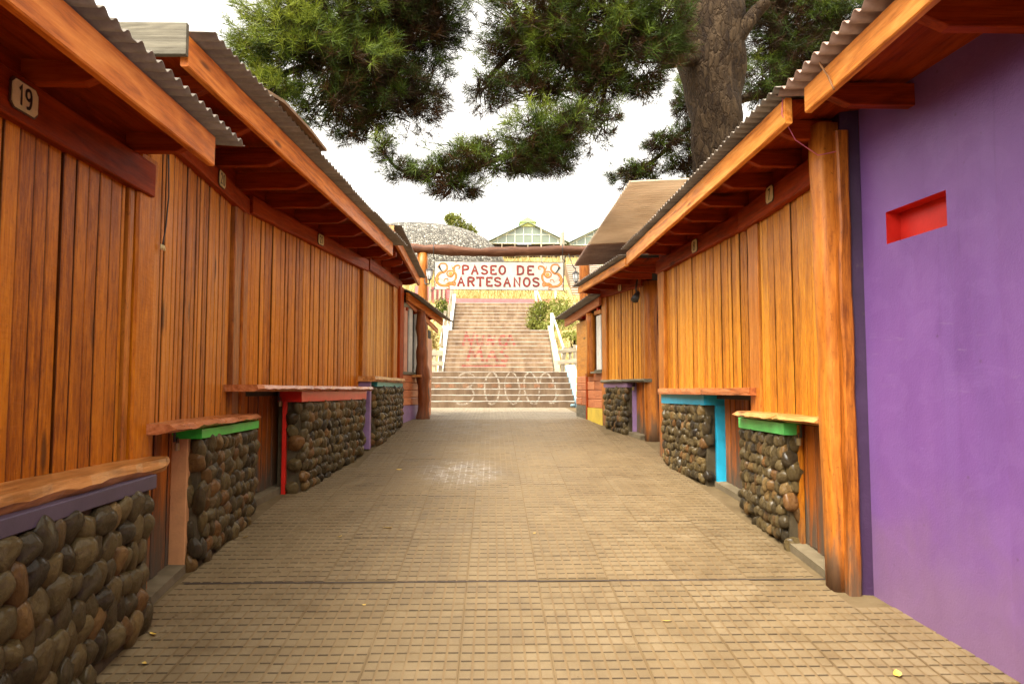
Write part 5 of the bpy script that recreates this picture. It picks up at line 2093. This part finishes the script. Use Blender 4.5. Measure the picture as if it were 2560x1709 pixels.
def pavilion(px, y0, s, label, cup):
    """glazed gable hall; px: gable centre"""
    zb = 14.0
    k = empty('glass_pavilion', (px, y0, zb), label, 'pavilion')
    he, hp, hw = 15.0, 16.75, 3.55 * s
    zl = 14.85
    n = 9
    for i in range(n):
        xa, xb = px - hw + 2 * hw * i / n, px - hw + 2 * hw * (i + 1) / n
        za, zc = hp - (hp - he) * abs(xa - px) / hw, hp - (hp - he) * abs(xb - px) / hw
        pts = [(xa + .02, zl), (xb - .02, zl), (xb - .02, zc)] + ([(px, hp)] if xa < px < xb else []) + [(xa + .02, za)]
        prism('pane', pts, y0, y0 + .03, M['greenhouse'], k)
        V, f = tube_data([(xa, y0 - .02, zl), (xa, y0 - .02, za)], .03, 4)
        mk('mullion', V, f, M['mullion'], k)
    for a, b in (((px - hw, y0 - .03, zl), (px - hw * .35, y0 - .03, hp - (hp - he) * .35)), ((px + hw, y0 - .03, zl), (px + hw * .35, y0 - .03, hp - (hp - he) * .35)), ((px - hw, y0 - .02, zl), (px + hw, y0 - .02, zl)), ((px - hw * .6, y0 - .02, 15.65), (px + hw * .6, y0 - .02, 15.65))):
        V, f = tube_data([a, b], .035, 4)
        mk('brace', V, f, M['mullion'], k)
    for sgn in (-1, 1):
        V = [(px, y0 - .3, hp + .06), (px + sgn * (hw + .25), y0 - .3, he - .06), (px + sgn * (hw + .25), y0 + 8, he - .06), (px, y0 + 8, hp + .06)]
        V += [(a, b, c - .06) for a, b, c in V]
        mk('roof_slope', V, [(0, 1, 2, 3), (4, 5, 6, 7), (0, 1, 5, 4), (1, 2, 6, 5), (2, 3, 7, 6), (3, 0, 4, 7)], M['greenhouse'], k)
    prism('dark_band', [(px - hw, zb - .3), (px + hw, zb - .3), (px + hw, zl - .03), (px - hw, zl - .03)], y0 + .3, y0 + 7, M['dark'], k)
    for i in range(7):
        x = px - hw + 2 * hw * i / 6
        V, f = tube_data([(x, y0, zb - .5), (x, y0, zl)], .05, 5)
        mk('post', V, f, M['fence'], k)
    if cup:
        c = .68
        prism('cupola', [(px - c, hp - .35), (px + c, hp - .35), (px + c, hp + .05), (px - c, hp + .05)], y0 - .1, y0 + 1.3, M['pavband'], k)
        V = [(px - c - .1, y0 - .2, hp + .05), (px + c + .1, y0 - .2, hp + .05), (px + c + .1, y0 + 1.4, hp + .05), (px - c - .1, y0 + 1.4, hp + .05), (px, y0 + .6, hp + .68)]
        mk('cupola_roof', V, [(0, 1, 2, 3), (0, 1, 4), (1, 2, 4), (2, 3, 4), (3, 0, 4)], M['pavgreen'], k)


pavilion(3.25, 66.0, 1.0, 'greenish glazed gable hall with a bright green cupola on the hill', True)
pavilion(10.55, 66.6, 1.0, 'second greenish glazed gable beside the cupola hall on the hill', False)


def poles():
    for (x, y, z0, z1, r, label) in ((-5.93, 46, 7.5, 12.38, .03, 'thin metal pole rising behind the stone dome'),
                                     (3.05, 45, 8.0, 12.0, .05, 'bare wooden pole in front of the glazed hall'),
                                     (3.85, 40, 6.8, 10.2, .12, 'thick pinkish wooden post on the dry slope'),
                                     (4.55, 46, 8.2, 11.7, .05, 'slim wooden pole to the right of the glazed hall gable')):
        o = tube('pole', [(x, y, z0 - .6), (x + .01, y, (z0 + z1) / 2), (x, y, z1)], [r, r * .95, r * .85], M['fence'], None, 7)
        tag(o, label, 'pole', 'poles on the hillside')


poles()


# ================================================================== foliage
def tufts(centres, dirs, n_need, length, width, hues, spread=.9):
    """pine needle tufts -> vertex and face arrays"""
    C = np.repeat(np.asarray(centres), n_need, axis=0)
    D = np.repeat(np.asarray(dirs), n_need, axis=0)
    N = len(C)
    rv = RNG.normal(size=(N, 3))
    rv /= np.linalg.norm(rv, axis=1)[:, None]
    d = D * RNG.uniform(.25, 1.0, (N, 1)) + rv * spread
    d /= np.linalg.norm(d, axis=1)[:, None]
    base = C + D * RNG.uniform(-.05, .05, (N, 1)) + rv * .012
    ln = length * RNG.uniform(.65, 1.15, (N, 1))
    tip = base + d * ln
    tip[:, 2] -= (ln[:, 0] ** 2) * 0.9
    side = np.cross(d, RNG.normal(size=(N, 3)))
    side /= np.linalg.norm(side, axis=1)[:, None]
    V = np.empty((N * 3, 3))
    V[0::3] = base - side * width / 2
    V[1::3] = base + side * width / 2
    V[2::3] = tip
    F = np.arange(N * 3).reshape(-1, 3)
    hv = np.repeat(np.asarray(hues), n_need) + RNG.normal(0, .06, N)
    return V, F, np.repeat(np.clip(hv, 0, 1), 3)


def fast_mesh(name, V, F, mat, parent, hue):
    me = bpy.data.meshes.new(name)
    org = np.array(WO[parent.name]) if parent is not None else np.array(V.mean(axis=0))
    n, m_ = len(V), len(F)
    k = F.shape[1]
    me.vertices.add(n)
    me.vertices.foreach_set('co', (V - org).astype(np.float32).ravel())
    me.loops.add(m_ * k)
    me.loops.foreach_set('vertex_index', F.astype(np.int32).ravel())
    me.polygons.add(m_)
    me.polygons.foreach_set('loop_start', np.arange(0, m_ * k, k, dtype=np.int32))
    me.update(calc_edges=True)
    a = me.attributes.new('hue', 'FLOAT', 'POINT')
    a.data.foreach_set('value', hue.astype(np.float32))
    me.materials.append(mat)
    o = bpy.data.objects.new(name, me)
    COL.objects.link(o)
    if parent is not None:
        o.parent = parent
    else:
        o.location = org
    WO[o.name] = Vector(org)
    return o


def clump_points(clumps, dens, thick=.7, gap=.12, fz=2.6):
    C, D, Hh, T = [], [], [], []
    for (x, y, z, rx, rz) in clumps:
        ry = max(rz, rx * thick)
        n = int(dens * math.pi * rx * rz * 1.5) + 12
        k = 0
        tries = 0
        while k < n and tries < n * 6:
            tries += 1
            v = RNG.normal(size=3)
            v /= np.linalg.norm(v)
            r = (RNG.uniform(.2, 1.0) ** .6 * (1 + .35 * noise.noise(Vector(v * 1.8) + Vector((x, y, z))))) * (1.25 if RNG.random() < .25 else 1.0)
            p = np.array([x + v[0] * r * rx * 1.05, y + v[1] * r * ry, z + v[2] * r * rz * 1.05])
            if noise.noise(Vector((p[0] * fz, p[1] * fz, p[2] * fz))) < -.32 + gap:
                continue
            d = v * np.array([1, 1, .55]) + np.array([0, 0, .42])
            d /= np.linalg.norm(d)
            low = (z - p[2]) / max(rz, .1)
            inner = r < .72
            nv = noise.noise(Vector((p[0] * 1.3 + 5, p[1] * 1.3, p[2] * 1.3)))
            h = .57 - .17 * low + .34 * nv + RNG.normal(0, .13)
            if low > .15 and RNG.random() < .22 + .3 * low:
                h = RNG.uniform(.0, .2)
            elif inner and RNG.random() < .75:  # inner tufts browned: the crown's inner shade painted into the hue
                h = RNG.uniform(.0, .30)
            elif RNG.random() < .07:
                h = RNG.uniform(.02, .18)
            C.append(p)
            D.append(d)
            Hh.append(h)
            T.append((x, y, z))
            k += 1
    return np.array(C), np.array(D), np.array(Hh), T


def twig_mesh(C, T, parent, frac=.3):
    parts = []
    for p, t in zip(C, T):
        if RNG.random() > frac:
            continue
        t = np.array(t) + RNG.normal(0, .08, 3)
        mid = (p + t) / 2 + RNG.normal(0, .05, 3)
        parts.append(tube_data([t, mid, p], [.012, .008, .004], 3))
    V, fs = join_data(parts)
    return mk('twigs', V, fs, M['bark'], parent, recalc=False)


def limb(parent, pts, r0, r1, seg=9, n=4):
    P = crv3(pts, n)
    m_ = len(P)
    return log('limb', P, [r0 + (r1 - r0) * (i / (m_ - 1)) ** .8 for i in range(m_)], M['bark'], parent, seg, .25)


def crv3(pts, n=4):
    P = [Vector(p) for p in pts]
    P = [P[0] * 2 - P[1]] + P + [P[-1] * 2 - P[-2]]
    out = []
    for i in range(1, len(P) - 2):
        for k in range(n):
            t = k / n
            a, b, c, d = P[i - 1], P[i], P[i + 1], P[i + 2]
            out.append(.5 * ((2 * b) + (c - a) * t + (2 * a - 5 * b + 4 * c - d) * t * t + (3 * b - a - 3 * c + d) * t ** 3))
    out.append(P[-2])
    return out


CL_A = [(-2.35, 8.6, 5.65, .77, .56), (-1.97, 8.8, 5.04, .68, .42), (-2.97, 8.6, 5.48, .28, .23), (-1.51, 9.2, 5.84, .82, .77), (-.84, 9.4, 6.33, .62, .5), (-1.63, 9.0, 4.79, .48, .19), (-2.6, 8.5, 5.01, .3, .3), (-1.95, 8.8, 6.8, 1.15, .58), (-.96, 9.3, 5.42, .42, .42), (-.75, 9.4, 7.13, 1.12, .56), (-1.9, 8.7, 5.45, .85, .5), (-1.25, 9.1, 5.15, .62, .38), (-2.2, 8.7, 6.1, .8, .45), (-1.2, 9.2, 6.35, .8, .5)]
CL_B = [(.94, 9.0, 6.17, .96, .59), (.39, 9.2, 5.8, .55, .44), (1.63, 8.8, 5.74, .68, .47), (.68, 9.2, 5.37, .77, .25), (1.32, 9.0, 4.93, .29, .38), (1.94, 9.0, 5.39, .32, .24), (2.14, 8.9, 6.14, .4, .42), (1.23, 9.0, 6.98, 1.5, .54), (-.11, 9.3, 5.43, .22, .33), (1.35, 8.8, 5.35, .36, .25), (.9, 9.0, 5.65, .65, .35), (1.5, 8.9, 6.05, .75, .42), (.35, 9.1, 6.25, .5, .5), (2.0, 9.0, 5.85, .5, .35)]
CL_C = [(.52, 7.8, 4.32, .44, .26), (.84, 7.6, 4.32, .16, .23), (-.05, 7.9, 4.06, .49, .19), (-.53, 8.0, 3.91, .33, .18), (-.98, 8.1, 3.96, .22, .14), (-1.2, 8.1, 4.19, .11, .14), (.34, 7.9, 4.01, .47, .18), (-.41, 8.0, 3.73, .36, .10), (.67, 7.8, 4.08, .28, .23)]
CL_D = [(5.61, 13.5, 8.31, 1.05, .96), (5.09, 13.3, 7.27, .55, .55), (6.6, 13.6, 8.55, .89, .73), (5.85, 13.5, 7.62, .72, .56), (4.95, 13.5, 8.99, .96, .56), (7.6, 13.6, 8.6, 1.0, 1.0), (6.4, 13.8, 9.8, 1.8, .9)]
CL_E = [(3.5, 12.8, 6.72, .23, .46), (3.01, 12.6, 5.88, .45, .19), (3.4, 12.8, 5.55, .46, .23), (2.38, 12.6, 5.27, .32, .18), (3.61, 12.8, 6.07, .24, .3), (2.71, 12.7, 5.4, .38, .15)]


def pine_big():
    k = empty('pine_tree', (3.35, 10.5, gz(10.5)), 'large pine with thick scaly trunk and boughs drooping over the walkway', 'tree')
    P = [(3.38, 10.5, .9), (3.36, 10.5, 3.0), (3.31, 10.5, 4.6), (3.30, 10.5, 5.3), (3.26, 10.5, 6.2), (3.23, 10.5, 6.9), (3.2, 10.5, 7.6), (3.1, 10.5, 9.5), (3.0, 10.5, 12)]
    pts = crv3(P, 5)
    rr = []
    for p in pts:
        rr.append(float(np.interp(p.z, [.9, 3, 4.6, 5.3, 6.2, 6.9, 7.6, 9.5, 12], [.46, .40, .35, .36, .46, .50, .48, .38, .20])))
    log('trunk', pts, rr, M['bark'], k, 22, .22)
    limb(k, [(3.36, 10.35, 6.25), (3.66, 10.2, 6.75), (3.80, 10.2, 6.95), (3.97, 10.15, 7.12)], .13, .085)
    limb(k, [(3.1, 10.3, 6.32), (2.75, 10.2, 6.26), (2.48, 10.25, 6.24)], .12, .10)
    limb(k, [(3.1, 10.5, 8.2), (2.1, 10.0, 7.6), (1.0, 9.4, 6.7), (.3, 9.3, 5.95), (-.1, 9.3, 5.5)], .11, .025)
    limb(k, [(3.0, 10.4, 8.0), (1.0, 9.6, 7.6), (-.9, 9.2, 6.6), (-2.0, 8.8, 5.6), (-2.7, 8.6, 5.2)], .15, .03)
    limb(k, [(-.9, 9.2, 6.6), (-1.2, 9.1, 5.7), (-1.6, 9.0, 5.0), (-1.75, 9.0, 4.75)], .07, .02)
    limb(k, [(3.1, 10.6, 7.8), (2.2, 10.6, 7.0), (1.45, 10.0, 5.9), (.85, 8.6, 4.6), (.3, 7.9, 4.1), (-.4, 7.95, 3.95), (-1.0, 8.1, 3.95), (-1.25, 8.1, 4.2)], .065, .012)
    limb(k, [(1.6, 8.9, 6.3), (1.5, 8.9, 5.6), (1.32, 9.0, 4.9)], .05, .015)
    for cl, dens, ln, wd in ((CL_A, 210, .155, .0068), (CL_B, 210, .155, .0068), (CL_C, 480, .135, .0055)):
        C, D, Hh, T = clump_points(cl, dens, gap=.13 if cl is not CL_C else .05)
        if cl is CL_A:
            Hh = Hh + np.clip((-1.55 - C[:, 0]) * .30, -.24, .26)  # lit left side and darker right side painted into the hue
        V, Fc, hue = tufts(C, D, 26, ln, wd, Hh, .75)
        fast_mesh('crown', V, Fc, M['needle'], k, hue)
        twig_mesh(C, T, k, .28 if cl is not CL_C else .12)


pine_big()


def pine_back():
    k = empty('pine_tree', (5.4, 13.4, gz(13.4)), 'darker pine standing behind the thick trunk', 'tree')
    pts = crv3([(5.5, 13.5, 1.0), (5.45, 13.5, 5.0), (5.5, 13.5, 9.0), (5.6, 13.5, 12.5)], 5)
    log('trunk', pts, [.28 - .012 * i for i in range(len(pts))], M['bark'], k, 14, .2)
    limb(k, [(5.45, 13.5, 7.2), (4.4, 13.1, 6.8), (3.5, 12.8, 6.2), (2.9, 12.7, 5.6), (2.3, 12.6, 5.3)], .09, .02)
    limb(k, [(5.45, 13.5, 8.0), (6.3, 13.6, 8.4), (7.4, 13.6, 8.6)], .08, .02)
    for cl, dens in ((CL_D, 170), (CL_E, 260)):
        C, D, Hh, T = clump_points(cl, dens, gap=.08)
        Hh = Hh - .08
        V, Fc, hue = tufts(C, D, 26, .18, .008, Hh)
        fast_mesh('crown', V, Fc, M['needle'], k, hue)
        twig_mesh(C, T, k, .3)


pine_back()


def leafy(name, label, cat, clumps, n, size, base, mat, hue0=.45, group=None, stems=6):
    k = empty(name, base, label, cat, group)
    C, N_ = [], []
    tot = sum(c[3] * c[4] for c in clumps)
    for (x, y, z, rx, rz) in clumps:
        m_ = int(n * rx * rz / tot)
        v = RNG.normal(size=(m_, 3))
        v /= np.linalg.norm(v, axis=1)[:, None]
        r = RNG.uniform(.3, 1.0, (m_, 1)) ** .5
        q = np.array([x, y, z]) + v * r * np.array([rx, rx * .8, rz]) * (1 + .2 * RNG.normal(size=(m_, 1)))
        C.append(q)
        N_.append(v)
    C, N_ = np.vstack(C), np.vstack(N_)
    m_ = len(C)
    a = RNG.normal(size=(m_, 3)) + N_ * .5
    a /= np.linalg.norm(a, axis=1)[:, None]
    b = np.cross(a, RNG.normal(size=(m_, 3)))
    b /= np.linalg.norm(b, axis=1)[:, None]
    s = size * RNG.uniform(.6, 1.4, (m_, 1))
    V = np.empty((m_ * 4, 3))
    V[0::4] = C - a * s
    V[1::4] = C + b * s * .38
    V[2::4] = C + a * s
    V[3::4] = C - b * s * .38
    hue = np.repeat(np.clip(hue0 + RNG.normal(0, .22, m_), 0, 1), 4)
    fast_mesh('foliage', V, np.arange(m_ * 4).reshape(-1, 4), mat, k, hue)
    for i in range(stems):
        c = clumps[i % len(clumps)]
        p = [Vector(base) + Vector((random.uniform(-.1, .1), random.uniform(-.1, .1), -.1)), Vector((c[0], c[1], c[2] - c[4] * .3)) + Vector((random.uniform(-.1, .1),) * 3), Vector((c[0] + random.uniform(-.3, .3) * c[3], c[1], c[2] + c[4] * .7))]
        tube('stem', p, [.02, .015, .006], M['bark'], k, 4)


SG = 'shrubs on the bank beside the stairs'
leafy('shrub', 'feathery yellow green shrub spilling over the right side of the top flight', 'shrub', [(1.75, 28.6, 4.35, .38, .55), (1.95, 28.8, 4.75, .35, .35), (1.6, 28.4, 4.05, .25, .25)], 2600, .05, (1.95, 28.6, 3.7), M['leafy'], .45, SG)
leafy('shrub', 'bright green shrub with white flowers right of the top rail', 'shrub', [(2.7, 29.0, 4.85, .5, .35), (2.5, 28.4, 4.4, .4, .4), (3.0, 28.6, 4.4, .5, .4)], 2800, .05, (2.6, 28.8, 3.8), M['leafy'], .62, SG)
leafy('shrub', 'low green clump beside the cream curb', 'shrub', [(2.05, 26.4, 3.75, .42, .22), (2.6, 26.2, 3.6, .4, .2)], 1500, .045, (2.2, 26.4, 3.6), M['leafy'], .6, SG)
leafy('shrub', 'small green clump on the dry bank behind the slanting handrail', 'shrub', [(2.65, 24.0, 3.3, .42, .16), (3.0, 24.4, 3.2, .4, .22)], 1200, .04, (2.7, 24.2, 3.0), M['leafy'], .55, SG)
leafy('shrub', 'dark green bush at the left of the top flight', 'shrub', [(-2.1, 30.5, 4.95, .32, .38), (-2.0, 30.3, 4.6, .25, .3)], 1800, .04, (-2.05, 30.4, 4.3), M['needle'], .62, SG)
leafy('shrub', 'drooping dry yellow bush behind the left board fence', 'shrub', [(-1.95, 22.0, 2.95, .35, .5), (-1.9, 21.5, 2.6, .25, .3)], 1600, .05, (-1.95, 21.8, 2.1), M['drygrass'], .4, SG)
leafy('tree', 'small yellow green tree top showing over the stone dome', 'tree', [(-2.9, 57.5, 14.75, .75, .75), (-2.1, 57.5, 14.3, .6, .5), (-1.55, 57.5, 14.0, .4, .45), (-3.4, 57.5, 15.1, .5, .45)], 2600, .10, (-2.6, 57.5, 11.7), M['leafy'], .5, None, 8)
leafy('tree', 'dark bush growing on the slope behind the arch beam', 'tree', [(5.3, 52.0, 11.6, .35, .40), (5.1, 52.0, 11.3, .3, .3)], 700, .09, (5.2, 52.0, 10.5), M['needle'], .45, None, 3)


def dry_grass():
    n = 26000
    X = np.concatenate([RNG.uniform(2.15, 6.5, n // 2), RNG.uniform(-5, 8, n // 2)])
    Y = np.concatenate([RNG.uniform(15.5, 33, n // 2), RNG.uniform(33.6, 60, n // 2)])
    left = RNG.random(n) < .22
    X = np.where(left & (Y < 33), RNG.uniform(-5, -1.95, n), X)
    keep = ~((Y > 36) & (Y < 47) & (X > 3.9))
    X, Y = X[keep], Y[keep]
    n = len(X)
    Z = np.interp(Y, HY, HZ) + .02
    ln = RNG.uniform(.10, .32, n) * np.where(Y > 33, 1.5, 1.0)
    d = np.stack([RNG.normal(0, .35, n), RNG.normal(0, .35, n), np.ones(n)], axis=1)
    d /= np.linalg.norm(d, axis=1)[:, None]
    s = np.stack([np.cos(X * 99), np.sin(X * 99), np.zeros(n)], axis=1) * (.012 * np.where(Y > 33, 2.2, 1.0))[:, None]
    P = np.stack([X, Y, Z], axis=1)
    V = np.empty((n * 3, 3))
    V[0::3], V[1::3], V[2::3] = P - s, P + s, P + d * ln[:, None]
    o = fast_mesh('dry_grass', V, np.arange(n * 3).reshape(-1, 3), M['drygrass'], None, np.repeat(RNG.uniform(0, 1, n), 3))
    tag(o, kind='stuff')


dry_grass()


# ------------------------------------------------------------------ fallen leaves, litter
def leaf_mesh():
    me = bpy.data.meshes.new('fallen_leaf')
    V, fs = [], []
    prof = [(-1, .02), (-.55, .36), (0, .48), (.5, .34), (1, .03)]
    for (x, w) in prof:
        lift = .22 * x * x
        V += [(x, -w, lift + .12 * w), (x, 0, lift), (x, w, lift + .30 * w)]
    for i in range(4):
        a = i * 3
        fs += [(a, a + 3, a + 4, a + 1), (a + 1, a + 4, a + 5, a + 2)]
    me.from_pydata(V, [], fs)
    q = me.attributes.new('hue', 'FLOAT', 'POINT')
    q.data.foreach_set('value', [.35 + .4 * (i % 3) / 2 for i in range(len(V))])
    me.materials.append(M['fallen'])
    return me


LM = leaf_mesh()
LEAVES = [(-1.61, 3.61, 'near the foot of the large river stones'), (-1.51, 3.31, 'at the lower left beside the large river stones'), (-1.70, 5.17, 'against the foot of the green counter'),
          (-1.05, 5.17, 'left of the middle, in line with the green counter'), (-.75, 5.38, 'curled and largest on the open paving left of the middle'), (.30, 5.23, 'tiny, near the middle of the walkway'),
          (-.67, 3.95, 'tiny, just nearer than the straight expansion joint'), (1.72, 3.14, 'pale, at the lower right near the purple wall'), (.87, 3.71, 'alone on the near paving right of the middle'), (-.93, 7.44, 'beside the whitewash splash')]
for i, (x, y, where) in enumerate(LEAVES):
    s = (.028, .022, .028, .022, .036, .014, .012, .036, .024, .03)[i]
    o = inst(LM, 'fallen_leaf', None, (x, y, gz(y) + .004), (math.atan(SLOPE), random.uniform(-.2, .2), random.uniform(0, 6)), (s, s, s))
    tag(o, 'yellow fallen leaf ' + where, 'leaf', 'fallen leaves on the paving')


def grit():
    V, fs = [], []
    for i in range(520):
        y = 2.6 + 10.5 * random.random() ** 1.3
        lo = float(np.interp(y, [2.6, 3.7, 4.5, 6.0, 6.4, 8.4, 10.7, 11.6, 15], [-1.55, -1.60, -1.68, -1.78, -1.60, -1.36, -1.2, -1.05, -1.2]))
        hi = float(np.interp(y, [2.6, 4.0, 4.9, 6.5, 7.8, 10.2, 11.2, 15], [2.2, 1.88, 1.88, 1.92, 1.74, 1.50, 1.4, 1.6]))
        if random.random() < .72:
            d = random.expovariate(9)
            x = lo + d if random.random() < .5 else hi - d
        else:
            x = random.uniform(lo, hi)
        r = random.uniform(.003, .009)
        z = gz(y) + .001
        n = len(V)
        a0 = random.uniform(0, 6)
        for k in range(4):
            a = a0 + k * 1.57 + random.uniform(-.4, .4)
            V.append((x + r * math.cos(a), y + r * math.sin(a) * 1.2, z))
        V.append((x, y, z + r * random.uniform(.3, .9)))
        fs += [(n + k, n + (k + 1) % 4, n + 4) for k in range(4)]
    o = mk('grit', V, fs, M['gritm'], None, recalc=False)
    tag(o, kind='stuff')


M['gritm'] = make_ground_like('grit_and_crumbs', [(.05, .034, .018), (.16, .11, .055), (.34, .27, .17)], 30)
grit()


def litter():
    V, fs = tube_data([(1.60, 14.90, 1.19), (1.68, 14.92, 1.19)], [.03, .035], 7)
    o = mk('crushed_bottle', V, fs, M['bluec'], None, smooth=True)
    tag(o, 'crushed pale blue plastic bottle at the right foot of the stairs', 'litter')


litter()
print('objects', len(bpy.data.objects), 'tris', sum(len(o.data.polygons) for o in bpy.data.objects if o.type == 'MESH'))
